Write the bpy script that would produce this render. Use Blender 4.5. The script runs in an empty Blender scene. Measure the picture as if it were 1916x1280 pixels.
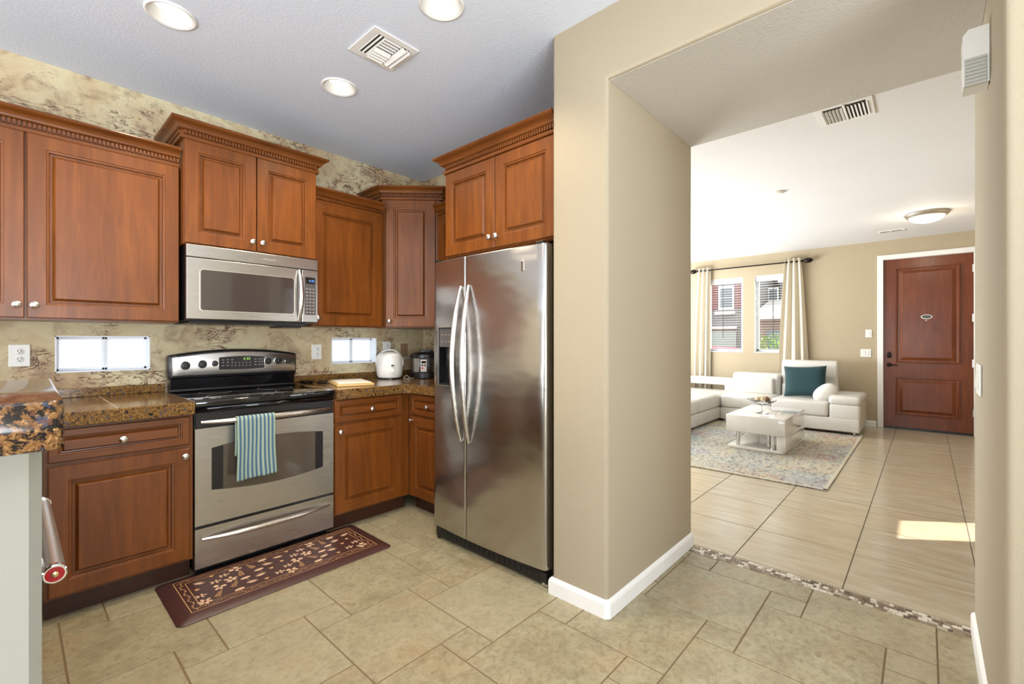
import bpy, bmesh, math, random
from math import sin, cos, pi, radians as R
from mathutils import Vector, Matrix
random.seed(7)
sc = bpy.context.scene
C = bpy.data.collections.new('scene'); sc.collection.children.link(C)

# ---------------------------------------------------------------- camera
cd = bpy.data.cameras.new('camera'); cam = bpy.data.objects.new('camera', cd); C.objects.link(cam)
cd.sensor_width = 36; cd.lens = 16.0; cd.shift_y = -2.5/1916; cd.clip_start = .03; cd.clip_end = 200
cam.location = (0, 0, 1.25); cam.rotation_euler = (R(90), 0, R(42.3-90)); sc.camera = cam
# ---------------------------------------------------------------- colour + world + sun
vs = sc.view_settings; vs.view_transform = 'Standard'; vs.look = 'None'; vs.gamma = 1; vs.use_curve_mapping = False
vs.exposure = 0.0
W = bpy.data.worlds.new('sky'); sc.world = W; W.use_nodes = True
bg = W.node_tree.nodes['Background']; bg.inputs[0].default_value = (.90, .95, 1, 1); bg.inputs[1].default_value = 4.0
def lamp(name, kind, loc, energy, col, size=None, size_y=None, dirv=None, **kw):
    l = bpy.data.lights.new(name, kind); o = bpy.data.objects.new(name, l); C.objects.link(o)
    l.energy = energy; l.color = col; o.location = loc
    if kind == 'AREA':
        l.size = size
        if size_y: l.shape = 'RECTANGLE'; l.size_y = size_y
    if dirv: o.rotation_euler = Vector(dirv).to_track_quat('-Z', 'Y').to_euler()
    for k, v in kw.items(): setattr(l, k, v)
    return o
lamp('sun', 'SUN', (12, -12, 12), 13, (1, .95, .86), dirv=(-.6, .8, -.84), angle=R(.6))
# daylight area lamps at unseen windows, aimed steeply upward to brighten the ceilings
DAY = (.88, .94, 1)
lamp('rear_window_uplight', 'AREA', (-.8, -2.78, 1.0), 330, DAY, 2.9, 1.5, (0, .8, 1.7))
lamp('left_window_uplight', 'AREA', (-3.2, 1.0, 1.1), 170, DAY, 2.5, 1.3, (.8, 0, 1.7))
lamp('living_patio_uplight', 'AREA', (5.6, 4.75, 1.0), 430, DAY, 3.4, 1.7, (0, -.8, 1.5))

# ---------------------------------------------------------------- materials
def newmat(name):
    m = bpy.data.materials.new(name); m.use_nodes = True
    nt = m.node_tree; return m, nt, nt.nodes['Principled BSDF']
def setp(p, col=None, rough=None, metal=None, spec=None, coat=None, trans=None, ior=None, emit=None, estr=None, croughness=None, sheen=None):
    if col is not None: p.inputs['Base Color'].default_value = (*col, 1)
    if rough is not None: p.inputs['Roughness'].default_value = rough
    if metal is not None: p.inputs['Metallic'].default_value = metal
    if spec is not None: p.inputs['Specular IOR Level'].default_value = spec
    if coat is not None: p.inputs['Coat Weight'].default_value = coat
    if croughness is not None: p.inputs['Coat Roughness'].default_value = croughness
    if trans is not None: p.inputs['Transmission Weight'].default_value = trans
    if ior is not None: p.inputs['IOR'].default_value = ior
    if sheen is not None: p.inputs['Sheen Weight'].default_value = sheen
    if emit is not None: p.inputs['Emission Color'].default_value = (*emit, 1); p.inputs['Emission Strength'].default_value = estr
def srgb(r, g, b):
    f = lambda c: ((c/255+.055)/1.055)**2.4 if c > 10 else c/255/12.92
    return (f(r), f(g), f(b))
class G:
    """small node helper"""
    def __init__(s, nt): s.nt = nt
    def n(s, t, **kw):
        x = s.nt.nodes.new(t)
        for k, v in kw.items():
            if k.startswith('i_'):
                x.inputs[k[2:].replace('_', ' ')].default_value = v
            else: setattr(x, k, v)
        return x
    def l(s, a, b): s.nt.links.new(a, b)
    def co(s, scale=(1, 1, 1), rot=(0, 0, 0), loc=(0, 0, 0), world=False):
        if world: t = s.n('ShaderNodeNewGeometry').outputs['Position']
        else: t = s.n('ShaderNodeTexCoord').outputs['Object']
        m = s.n('ShaderNodeMapping'); m.inputs['Scale'].default_value = scale; m.inputs['Rotation'].default_value = rot; m.inputs['Location'].default_value = loc
        s.l(t, m.inputs[0]); return m.outputs[0]
    def noise(s, v, scale, detail=4, rough=.5, dist=0):
        x = s.n('ShaderNodeTexNoise'); x.inputs['Scale'].default_value = scale; x.inputs['Detail'].default_value = detail
        x.inputs['Roughness'].default_value = rough; x.inputs['Distortion'].default_value = dist; s.l(v, x.inputs['Vector']); return x.outputs[0]
    def ramp(s, v, stops, interp='LINEAR'):
        x = s.n('ShaderNodeValToRGB'); e = x.color_ramp; e.interpolation = interp
        while len(e.elements) < len(stops): e.elements.new(.5)
        for el, (p, c) in zip(e.elements, stops):
            el.position = p; el.color = (*c, 1) if len(c) == 3 else c
        s.l(v, x.inputs[0]); return x.outputs[0]
    def mix(s, f, a, b, mode='MIX'):
        x = s.n('ShaderNodeMix', data_type='RGBA', blend_type=mode)
        for sock, v in ((x.inputs[0], f), (x.inputs[6], a), (x.inputs[7], b)):
            if hasattr(v, 'links'): s.l(v, sock)
            elif isinstance(v, (int, float)): sock.default_value = v
            else: sock.default_value = (*v, 1)
        return x.outputs[2]
    def math(s, op, a, b=0, c=0):
        x = s.n('ShaderNodeMath', operation=op)
        for i, v in enumerate((a, b, c)):
            if hasattr(v, 'links'): s.l(v, x.inputs[i])
            else: x.inputs[i].default_value = v
        return x.outputs[0]
    def bump(s, p, h, strength, dist=.01):
        x = s.n('ShaderNodeBump'); x.inputs['Strength'].default_value = strength; x.inputs['Distance'].default_value = dist
        s.l(h, x.inputs['Height']); s.l(x.outputs[0], p.inputs['Normal'])
def plain(name, col, rough=.5, bump=None, **kw):
    m, nt, p = newmat(name); setp(p, col, rough, **kw); g = G(nt)
    v = g.co(world=False)
    h = g.noise(v, 9, 3)
    g.l(g.mix(h, tuple(c*.93 for c in col), tuple(min(1, c*1.05) for c in col)), p.inputs['Base Color'])
    if bump: g.bump(p, g.noise(v, bump[0], 3), bump[1], bump[2])
    return m
BL = (0, 0, 0); WH = (1, 1, 1)
def wood(name, dark, mid, light, rough=.34, horiz=False, coat=.2):
    m, nt, p = newmat(name); g = G(nt)
    sc3 = (9, 9, .9) if not horiz else (.9, 9, 9)
    v = g.co(sc3)
    a = g.noise(v, 3.2, 6, .6, .6)
    b = g.noise(g.co((60, 60, 2.5) if not horiz else (2.5, 60, 60)), 3, 3, .6)
    c = g.noise(g.co((1.3, 1.3, .5)), 2.2, 2, .5)
    col = g.ramp(a, [(.25, dark), (.5, mid), (.78, light)])
    col = g.mix(g.math('MULTIPLY', b, .35), col, tuple(x*.45 for x in dark))
    pl = g.n('ShaderNodeTexNoise'); pl.inputs['Scale'].default_value = 1; pl.inputs['Detail'].default_value = 0
    sx = g.n('ShaderNodeSeparateXYZ'); g.l(g.co(), sx.inputs[0]); fl = g.math('FLOOR', g.math('MULTIPLY', sx.outputs[2 if horiz else 0], 11.3))
    cx_ = g.n('ShaderNodeCombineXYZ'); g.l(g.math('MULTIPLY', fl, 3.71), cx_.inputs[0]); g.l(cx_.outputs[0], pl.inputs['Vector'])
    if not horiz: col = g.mix(g.ramp(pl.outputs[0], [(.35, BL), (.65, (.5, .5, .5))]), col, g.mix(1, col, (.66, .62, .6), 'MULTIPLY'))
    col = g.mix(c, col, g.mix(.5, col, tuple(x*1.25 for x in light)))
    g.l(col, p.inputs['Base Color']); setp(p, rough=rough, coat=coat, croughness=.2, spec=.35)
    g.bump(p, b, .06, .002); return m
M = {}
M['wood'] = wood('cherry_wood', srgb(66, 32, 10), srgb(103, 53, 17), srgb(138, 79, 26))
M['woodh'] = wood('cherry_wood_rail', srgb(64, 31, 10), srgb(99, 51, 17), srgb(132, 75, 26), horiz=True)
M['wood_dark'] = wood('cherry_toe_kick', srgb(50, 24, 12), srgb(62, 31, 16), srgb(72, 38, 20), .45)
M['door_wood'] = wood('entry_door_wood', srgb(72, 30, 12), srgb(104, 48, 20), srgb(130, 66, 28), .32)
def wallpaint(name, col, bscale=160, bs=.25):
    m, nt, p = newmat(name); g = G(nt); v = g.co(world=True)
    n = g.noise(v, 1.2, 2); g.l(g.mix(n, tuple(c*.96 for c in col), tuple(c*1.03 for c in col)), p.inputs['Base Color'])
    setp(p, rough=.75, spec=.3); g.bump(p, g.noise(v, bscale, 3, .6), bs, .004); return m
M['paint'] = wallpaint('beige_wall_paint', srgb(167, 154, 131))
M['paint_living'] = wallpaint('tan_living_paint', srgb(180, 165, 138))
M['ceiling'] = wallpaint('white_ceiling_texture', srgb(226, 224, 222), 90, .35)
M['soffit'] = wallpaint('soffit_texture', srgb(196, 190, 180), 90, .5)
M['ceiling_daylight_tint'] = wallpaint('daylight_tinted_ceiling_texture', srgb(220, 226, 238), 90, .45)  # cool daylight cast on the kitchen ceiling is put into its colour
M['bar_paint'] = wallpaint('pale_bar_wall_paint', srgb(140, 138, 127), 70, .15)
M['white'] = plain('white_trim_paint', srgb(238, 236, 232), .35)
M['whitep'] = plain('white_plastic', srgb(232, 230, 224), .35)
M['dark_slot'] = plain('dark_slot', srgb(40, 34, 32), .6)
M['blackp'] = plain('black_plastic', srgb(22, 20, 22), .3)
M['blackg'] = plain('black_glass', srgb(14, 14, 16), .06, coat=.5)
M['blackm'] = plain('black_enamel', srgb(20, 19, 22), .25)
M['bronze'] = plain('oil_rubbed_bronze', srgb(38, 28, 26), .35, metal=.7)
M['vinyl'] = plain('window_vinyl', srgb(235, 238, 242), .4)
def steel(name, col, rough, horiz=True, wav=.0):
    m, nt, p = newmat(name); g = G(nt)
    n = g.noise(g.co((2, 2, 220) if horiz else (220, 220, 2)), 2.5, 3, .6)
    g.l(g.mix(n, tuple(c*.96 for c in col), col), p.inputs['Base Color'])
    r = g.math('MULTIPLY_ADD', n, .06, rough-.03); g.l(r, p.inputs['Roughness'])
    setp(p, metal=1)
    if wav:
        w = g.noise(g.co((1.2, 1.2, 2.2)), 2.2, 2, .5)
        g.bump(p, g.math('ADD', w, g.math('MULTIPLY', n, .01)), wav, .05)
    return m
M['steel'] = steel('brushed_steel', (.50, .475, .445), .28)
M['steel_fridge'] = steel('brushed_steel_fridge', (.50, .48, .46), .22, True, .16)
M['steelv'] = steel('brushed_steel_handle', (.70, .67, .63), .27, False)
M['nickel'] = plain('satin_nickel', (.66, .62, .56), .28, metal=1)
M['chrome'] = plain('chrome', (.82, .82, .82), .08, metal=1)
def m_granite(name='speckled_granite', k=1.0, dk=.5, gold=(150, 106, 52)):
    m, nt, p = newmat(name); g = G(nt); v = g.co(world=True)
    n = g.noise(v, 150*k, 4, .75, .3); c = g.ramp(n, [(.34, srgb(58, 40, 28)), (.46, srgb(112, 76, 40)), (.56, srgb(*gold)), (.70, srgb(188, 150, 96))])
    n1 = g.noise(g.co((.9, 1, 1.05), world=True), 85*k, 4, .72, .5)
    c = g.mix(g.ramp(n1, [(dk, BL), (dk+.05, WH)]), c, srgb(26, 22, 22))
    n2 = g.noise(g.co(loc=(5, 2, 1), world=True), 60*k, 3, .6)
    c = g.mix(g.ramp(n2, [(.60, BL), (.66, (.8, .8, .8))]), c, srgb(56, 64, 82))
    n3 = g.noise(g.co(loc=(1, 7, 1), world=True), 70*k, 3, .6)
    c = g.mix(g.ramp(n3, [(.60, BL), (.66, (.7, .7, .7))]), c, srgb(98, 60, 38))
    g.l(c, p.inputs['Base Color']); setp(p, rough=.10, spec=.45); return m
M['bar_granite'] = m_granite('bar_granite', 1.5, .49, (124, 90, 56))
M['granite'] = m_granite(k=.8, dk=.56, gold=(122, 94, 46))
def m_wallpaper():
    m, nt, p = newmat('faux_stone_wallpaper'); g = G(nt); v = g.co(world=True)
    a = g.noise(v, 2.3, 6, .62, .5); b = g.noise(v, 9, 5, .65, .8)
    c = g.ramp(a, [(.28, srgb(160, 132, 96)), (.42, srgb(196, 174, 136)), (.56, srgb(210, 197, 160)), (.8, srgb(203, 196, 162))])
    c = g.mix(g.math('MULTIPLY', g.ramp(b, [(.50, BL), (.68, WH)]), .62), c, srgb(140, 112, 88))
    c = g.mix(g.math('MULTIPLY', g.noise(v, 45, 4, .7), .18), c, srgb(120, 100, 76))
    # crackle veins, clumped
    vo = g.co((2.2, 2.2, 6.5), world=True)
    n = g.noise(vo, 2.1, 5, .62, 1.6)
    ridge = g.ramp(g.math('ABSOLUTE', g.math('SUBTRACT', n, .5)), [(0, WH), (.012, WH), (.026, BL)])
    mask = g.ramp(g.noise(g.co(loc=(3.3, 1, 5.1), world=True), 3.6, 3, .55), [(.50, BL), (.57, WH)])
    c = g.mix(g.math('MULTIPLY', g.math('MULTIPLY', mask, g.ramp(g.noise(v, 20, 4, .7), [(.48, BL), (.60, WH)])), .6), c, srgb(150, 118, 94))
    f = g.math('MULTIPLY', g.math('MULTIPLY', ridge, mask), .9)
    c = g.mix(f, c, srgb(86, 54, 38))
    n = g.noise(vo, 5.5, 4, .6, 1.2)
    ridge = g.ramp(g.math('ABSOLUTE', g.math('SUBTRACT', n, .5)), [(0, WH), (.012, WH), (.03, BL)])
    mask = g.ramp(g.noise(g.co(loc=(1.3, 4, 2.1), world=True), 6, 3, .55), [(.56, BL), (.64, WH)])
    c = g.mix(g.math('MULTIPLY', g.math('MULTIPLY', ridge, mask), .55), c, srgb(98, 66, 46))
    g.l(c, p.inputs['Base Color']); setp(p, rough=.6); return m
M['wallpaper'] = m_wallpaper()
def m_ktile():
    m, nt, p = newmat('kitchen_stone_tile'); g = G(nt); v = g.co(world=True)
    at = g.n('ShaderNodeAttribute', attribute_name='tone').outputs['Fac']
    a = g.noise(v, 6, 8, .74, .8); b = g.noise(v, 34, 6, .76, .5)
    c = g.ramp(a, [(.3, srgb(136, 124, 94)), (.5, srgb(160, 149, 118)), (.7, srgb(176, 167, 138))])
    c = g.mix(g.math('MULTIPLY', g.ramp(b, [(.47, BL), (.66, WH)]), .7), c, srgb(112, 98, 70))
    c = g.mix(at, c, g.mix(.35, c, srgb(184, 174, 146)))
    c = g.mix(g.math('MULTIPLY', g.ramp(g.noise(v, 3, 3), [(.56, BL), (.75, WH)]), .3), c, srgb(176, 130, 84))
    g.l(c, p.inputs['Base Color']); setp(p, rough=.34, spec=.5); g.bump(p, g.math('ADD', a, g.math('MULTIPLY', b, .8)), .3, .012); return m
M['ktile'] = m_ktile()
def m_ltile():
    m, nt, p = newmat('living_porcelain_tile'); g = G(nt)
    at = g.n('ShaderNodeAttribute', attribute_name='tone').outputs['Fac']
    a = g.noise(g.co((7, 1.1, 1), world=True), 3, 5, .6, .4); b = g.noise(g.co(world=True), 6, 3)
    c = g.ramp(a, [(.3, srgb(164, 150, 126)), (.55, srgb(184, 173, 150)), (.75, srgb(198, 189, 168))])
    c = g.mix(at, c, g.mix(.3, c, srgb(186, 166, 132)))
    c = g.mix(g.math('MULTIPLY', b, .25), c, srgb(180, 160, 128))
    g.l(c, p.inputs['Base Color']); setp(p, rough=.2, spec=.5); return m
M['ltile'] = m_ltile()
M['grout_k'] = plain('brown_grout', srgb(126, 104, 74), .85)
M['grout_l'] = plain('grey_grout', srgb(112, 102, 88), .85)
def m_mosaic():
    m, nt, p = newmat('mosaic_glass_stone'); g = G(nt)
    at = g.n('ShaderNodeAttribute', attribute_name='tone').outputs['Fac']
    c = g.ramp(at, [(0, srgb(84, 68, 54)), (.3, srgb(128, 108, 88)), (.6, srgb(164, 148, 126)), (.85, srgb(216, 208, 194))])
    g.l(c, p.inputs['Base Color']); setp(p, rough=.16); return m
M['mosaic'] = m_mosaic()
M['mosaic_grout'] = plain('mosaic_grout', srgb(186, 176, 160), .8)
M['leather'] = plain('white_leather', srgb(212, 208, 200), .38, bump=(60, .12, .004))
M['lacquer'] = plain('white_lacquer', srgb(218, 215, 209), .22, coat=.6)
M['velvet'] = plain('teal_velvet', srgb(6, 52, 56), .75, bump=(60, .2, .003), sheen=.12)
M['curtain'] = plain('cream_curtain', srgb(216, 206, 186), .8, bump=(200, .1, .001))
M['matbrown'] = plain('brown_mat_vinyl', srgb(72, 42, 38), .42, bump=(90, .1, .002))
M['mattan'] = plain('tan_mat_print', srgb(206, 158, 108), .5)
M['matcream'] = plain('cream_mat_print', srgb(222, 184, 150), .5)
def m_glass(name, rough=0, col=(1, 1, 1)):
    m, nt, p = newmat(name); setp(p, col, rough, trans=1, ior=1.45); return m
M['glass'] = m_glass('clear_glass')
def m_pane(name, tint, fac):
    m, nt, p = newmat(name); g = G(nt)
    t = g.n('ShaderNodeBsdfTransparent'); t.inputs[0].default_value = (*tint, 1); gl = g.n('ShaderNodeBsdfGlossy'); gl.inputs['Roughness'].default_value = .02
    mx = g.n('ShaderNodeMixShader'); fr = g.n('ShaderNodeFresnel'); fr.inputs[0].default_value = 1.45
    g.l(g.math('MULTIPLY', fr.outputs[0], fac), mx.inputs[0]); g.l(t.outputs[0], mx.inputs[1]); g.l(gl.outputs[0], mx.inputs[2])
    g.l(mx.outputs[0], nt.nodes['Material Output'].inputs[0]); return m
M['pane'] = m_pane('window_glass', (.97, .98, .98), .7)
def m_frost():
    m, nt, p = newmat('frosted_glass'); g = G(nt)
    d = g.n('ShaderNodeBsdfTranslucent'); d.inputs[0].default_value = (.92, .93, .95, 1)
    e = g.n('ShaderNodeBsdfDiffuse'); n = g.noise(g.co(), 40, 4, .7)
    g.l(g.ramp(n, [(.3, (.8, .81, .83)), (.7, (.95, .95, .97))]), e.inputs[0])
    mx = g.n('ShaderNodeMixShader'); mx.inputs[0].default_value = .35; g.l(d.outputs[0], mx.inputs[1]); g.l(e.outputs[0], mx.inputs[2])
    g.l(mx.outputs[0], nt.nodes['Material Output'].inputs[0]); return m
M['frost'] = m_frost()
def emis(name, col, st):
    m, nt, p = newmat(name); setp(p, (0, 0, 0), .5, emit=col, estr=st); return m
M['lampglow'] = emis('lamp_glow', (1, .96, .90), 4)
M['domeglow'] = emis('dome_lamp_glow', (1, .90, .74), 2.2)
M['green_led'] = emis('green_display', (.45, .8, .15), .9)
M['blue_led'] = emis('blue_display', (.15, .4, 1), 1.4)
M['grey_print'] = plain('grey_print', srgb(170, 165, 160), .5)
def m_towel():
    m, nt, p = newmat('striped_towel'); g = G(nt); t = g.n('ShaderNodeTexCoord').outputs['UV']
    sp = g.n('ShaderNodeSeparateXYZ'); g.l(t, sp.inputs[0])
    s1 = g.math('FRACT', g.math('MULTIPLY', sp.outputs[0], 9.5))
    wv = g.math('FRACT', g.math('ADD', g.math('MULTIPLY', sp.outputs[1], 46), g.math('MULTIPLY', sp.outputs[0], 19)))
    stripe = g.ramp(s1, [(0, srgb(160, 172, 148)), (.42, srgb(166, 178, 152)), (.5, srgb(58, 84, 116)), (.9, srgb(64, 90, 122)), (1, srgb(160, 172, 148))])
    w = g.ramp(wv, [(.45, BL), (.55, WH)])
    c = g.mix(g.math('MULTIPLY', w, .38), stripe, srgb(118, 148, 150))
    g.l(c, p.inputs['Base Color']); setp(p, rough=.95, spec=.1); g.bump(p, wv, .5, .002); return m
M['towel'] = m_towel()
def m_rug():
    m, nt, p = newmat('distressed_area_rug'); g = G(nt); v = g.co()
    c = g.ramp(g.noise(v, 1.1, 4, .6), [(.35, srgb(190, 178, 152)), (.52, srgb(184, 176, 156)), (.66, srgb(164, 168, 166))])
    def fleck(loc, fs, t0, region_loc, rs, rt, col, f, cur):
        fl = g.ramp(g.noise(g.co((1, 1.35, 1), loc=loc), fs, 3, .7, .3), [(t0, BL), (t0+.035, WH)])
        mk = g.ramp(g.noise(g.co(loc=region_loc), rs, 2, .5), [(rt, BL), (rt+.05, WH)])
        return g.mix(g.math('MULTIPLY', g.math('MULTIPLY', fl, mk), f), cur, col)
    c = fleck((1, 1, 0), 20, .47, (1, 5, 0), 1.3, .44, srgb(140, 152, 158), .6, c)
    c = fleck((2, 3, 0), 22, .50, (7, 2, 0), 1.5, .50, srgb(184, 144, 104), .5, c)
    c = fleck((5, 3, 0), 20, .47, (3, 9, 0), 1.0, .60, srgb(146, 118, 148), .5, c)
    c = fleck((9, 3, 0), 26, .55, (12, 3, 0), 1.6, .50, srgb(96, 130, 146), .55, c)
    c = fleck((4, 8, 0), 24, .52, (4, 14, 0), 1.3, .60, srgb(170, 76, 62), .6, c)
    c = fleck((8, 8, 0), 19, .545, (0, 0, 0), .5, .0, srgb(92, 86, 82), .62, c)
    c = fleck((3, 12, 0), 17, .58, (0, 0, 0), .5, .0, srgb(206, 198, 180), .6, c)
    g.l(c, p.inputs['Base Color']); setp(p, rough=.95); g.bump(p, g.noise(v, 60, 3), .3, .004); return m
M['rug'] = m_rug()
M['rug_edge'] = plain('rug_binding', srgb(196, 186, 164), .9)
M['stucco_grey'] = plain('grey_stucco', srgb(112, 110, 108), .9)
M['stucco_red'] = plain('red_siding', srgb(112, 74, 74), .9)
M['stucco_tan'] = plain('tan_stucco', srgb(124, 106, 94), .9)
M['roof'] = plain('pale_roof_tile', srgb(170, 166, 162), .8)
M['ext_win'] = plain('exterior_window_glass', srgb(84, 92, 98), .2)
M['asphalt'] = plain('pale_concrete', srgb(150, 146, 142), .9)
M['leaf'] = plain('bright_leaves', srgb(116, 148, 52), .7)
M['leafd'] = plain('dark_green_leaves', srgb(70, 110, 44), .7)  # darker green, given to leaves at random
M['carpaint'] = plain('red_car_paint', srgb(190, 60, 84), .25, coat=.6)
M['beige_ball'] = plain('woven_beige', srgb(190, 172, 138), .8, bump=(80, .6, .01))
M['pine_ball'] = plain('pine_cone_brown', srgb(120, 84, 60), .8, bump=(60, .8, .01))
M['boardwood'] = plain('pale_bamboo', srgb(208, 170, 108), .45)
M['boardtop'] = plain('white_board_top', srgb(236, 228, 212), .4)
M['red_enamel'] = plain('red_enamel', srgb(180, 18, 28), .25)
M['gold_trim'] = plain('gold_emblem', (.75, .6, .32), .3, metal=1)
M['oven_glass'] = plain('oven_window_glass', srgb(76, 66, 55), .12, coat=.5)
M['mw_glass'] = plain('microwave_window', srgb(60, 52, 49), .10, coat=.6)
M['keypad'] = plain('dark_keypad', srgb(84, 78, 76), .35)
M['steel_label'] = plain('silver_label', srgb(196, 190, 184), .4)
M['vent_dark'] = plain('vent_duct_dark', srgb(58, 50, 46), .8)
M['garage_grey'] = plain('garage_grey', srgb(140, 144, 136), .8)
M['grille_grey'] = plain('grille_plastic', srgb(188, 186, 178), .5)
M['baffle_grey'] = plain('baffle_satin', srgb(214, 212, 206), .5)
M['handle_steel'] = steel('polished_handle_steel', (.82, .81, .80), .3, False)
M['white_stucco'] = plain('white_stucco', srgb(235, 235, 235), .9)

# ---------------------------------------------------------------- mesh builder
class MB:
    def __init__(s): s.bm = bmesh.new(); s.mi = 0; s.uv = None
    def _fin(s, verts, bevel=0, seg=2, edges=None):
        if bevel:
            es = edges if edges is not None else list({e for v in verts for e in v.link_edges})
            before = set(s.bm.faces)
            r = bmesh.ops.bevel(s.bm, geom=es, offset=bevel, segments=seg, affect='EDGES', profile=.5, clamp_overlap=True)
            for f in r['faces']: f.material_index = s.mi
    def face(s, vs_, smooth=False):
        try:
            f = s.bm.faces.new(vs_); f.material_index = s.mi; f.smooth = smooth; return f
        except ValueError: return None
    def box(s, x0, x1, y0, y1, z0, z1, bevel=0, seg=2):
        if x0 > x1: x0, x1 = x1, x0
        if y0 > y1: y0, y1 = y1, y0
        if z0 > z1: z0, z1 = z1, z0
        v = [s.bm.verts.new(p) for p in ((x0, y0, z0), (x1, y0, z0), (x1, y1, z0), (x0, y1, z0), (x0, y0, z1), (x1, y0, z1), (x1, y1, z1), (x0, y1, z1))]
        for q in ((0, 3, 2, 1), (4, 5, 6, 7), (0, 1, 5, 4), (1, 2, 6, 5), (2, 3, 7, 6), (3, 0, 4, 7)): s.face([v[i] for i in q])
        s._fin(v, bevel, seg); return s
    def prism(s, poly, axis, a, b, bevel=0, seg=2, caps=True, sharp_only=False):
        """poly: 2D pts; axis 'x' -> (y,z), 'y' -> (x,z), 'z' -> (x,y)"""
        def P(p, t): return {'x': (t, p[0], p[1]), 'y': (p[0], t, p[1]), 'z': (p[0], p[1], t)}[axis]
        A = [s.bm.verts.new(P(p, a)) for p in poly]; B = [s.bm.verts.new(P(p, b)) for p in poly]
        n = len(poly); fs = [s.face(A), s.face(B[::-1])]
        for i in range(n): fs.append(s.face([A[i], B[i], B[(i+1) % n], A[(i+1) % n]]))
        bmesh.ops.recalc_face_normals(s.bm, faces=[f for f in fs if f])
        s._fin(A+B, bevel, seg); return s
    def rings(s, rs, cap0=True, cap1=True, close=True):
        """list of rings, each a list of 3D points"""
        R_ = [[s.bm.verts.new(p) for p in r] for r in rs]; fs = []
        n = len(R_[0])
        for a, b in zip(R_, R_[1:]):
            for i in range(n if close else n-1): fs.append(s.face([a[i], a[(i+1) % n], b[(i+1) % n], b[i]]))
        if cap0: fs.append(s.face(R_[0][::-1]))
        if cap1: fs.append(s.face(R_[-1]))
        bmesh.ops.recalc_face_normals(s.bm, faces=[f for f in fs if f])
        return s
    def lathe(s, prof, o=(0, 0, 0), axis='z', n=24, caps=True):
        """prof: list of (r, h)"""
        rs = []
        for r, h in prof:
            ring = []
            for i in range(n):
                a = 2*pi*i/n; c_, s_ = r*cos(a), r*sin(a)
                p = {'z': (c_, s_, h), 'y': (c_, h, s_), 'x': (h, c_, s_), '-y': (c_, -h, s_), '-x': (-h, c_, s_)}[axis]
                ring.append((p[0]+o[0], p[1]+o[1], p[2]+o[2]))
            rs.append(ring)
        return s.rings(rs, caps, caps)
    def tube(s, pts, r, n=10):
        pts = [Vector(p) for p in pts]; rr = r if isinstance(r, (list, tuple)) else [r]*len(pts); rs = []
        up = Vector((0, 0, 1)); prev = None
        for i, p in enumerate(pts):
            t = (pts[min(i+1, len(pts)-1)]-pts[max(i-1, 0)]).normalized()
            u = prev if prev else (up.cross(t) if abs(up.dot(t)) < .95 else Vector((1, 0, 0)).cross(t))
            u = (u-t*u.dot(t)).normalized(); prev = u; w = t.cross(u)
            rs.append([tuple(p+u*rr[i]*cos(2*pi*k/n)+w*rr[i]*sin(2*pi*k/n)) for k in range(n)])
        return s.rings(rs)
    def door(s, x0, x1, z0, z1, y=0, t=.02, fr=.058, flat=False, sc_=1):
        """raised panel door, front facing -y at y-t"""
        prof = [(0, 0), (0, t*.8), (.0035, t), (fr, t), (fr+.002, t-.004), (fr+.010*sc_, t-.0050), (fr+.013*sc_, t-.0155), (fr+.023*sc_, t-.0160), (fr+.032*sc_, t-.003), (fr+.034*sc_, t-.001)]
        rs = [[(x0+i, y-d, z0+i), (x1-i, y-d, z0+i), (x1-i, y-d, z1-i), (x0+i, y-d, z1-i)] for i, d in prof]
        return s.rings(rs)
    def done(s, name, mats, parent=None, loc=None, smooth=True, ang=35):
        bm = s.bm
        if smooth:
            ca = R(ang)
            for f in bm.faces: f.smooth = True
            for e in bm.edges:
                if len(e.link_faces) == 2 and e.calc_face_angle(0) > ca: e.smooth = False
        me = bpy.data.meshes.new(name); bm.to_mesh(me); bm.free()
        for m in (mats if isinstance(mats, (list, tuple)) else [mats]): me.materials.append(M[m] if isinstance(m, str) else m)
        o = bpy.data.objects.new(name, me); C.objects.link(o)
        if parent: o.parent = parent
        if loc: o.location = loc
        return o
def tag(o, label=None, cat=None, group=None, kind=None):
    if label: o['label'] = label
    if cat: o['category'] = cat
    if group: o['group'] = group
    if kind: o['kind'] = kind
    return o
def thing(name, label, cat, loc=(0, 0, 0), rot=0, group=None):
    o = bpy.data.objects.new(name, None); C.objects.link(o); o.empty_display_size = .05
    o.location = loc; o.rotation_euler = (0, 0, rot); return tag(o, label, cat, group)
def struct(mb, name, mats, label, cat, smooth=False): return tag(mb.done(name, mats, smooth=smooth), label, cat, kind='structure')
def copy_tree(o, parent=None):
    c = o.copy(); C.objects.link(c); c.parent = parent
    for ch in [x for x in bpy.data.objects if x.parent == o]: copy_tree(ch, c)
    return c
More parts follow.
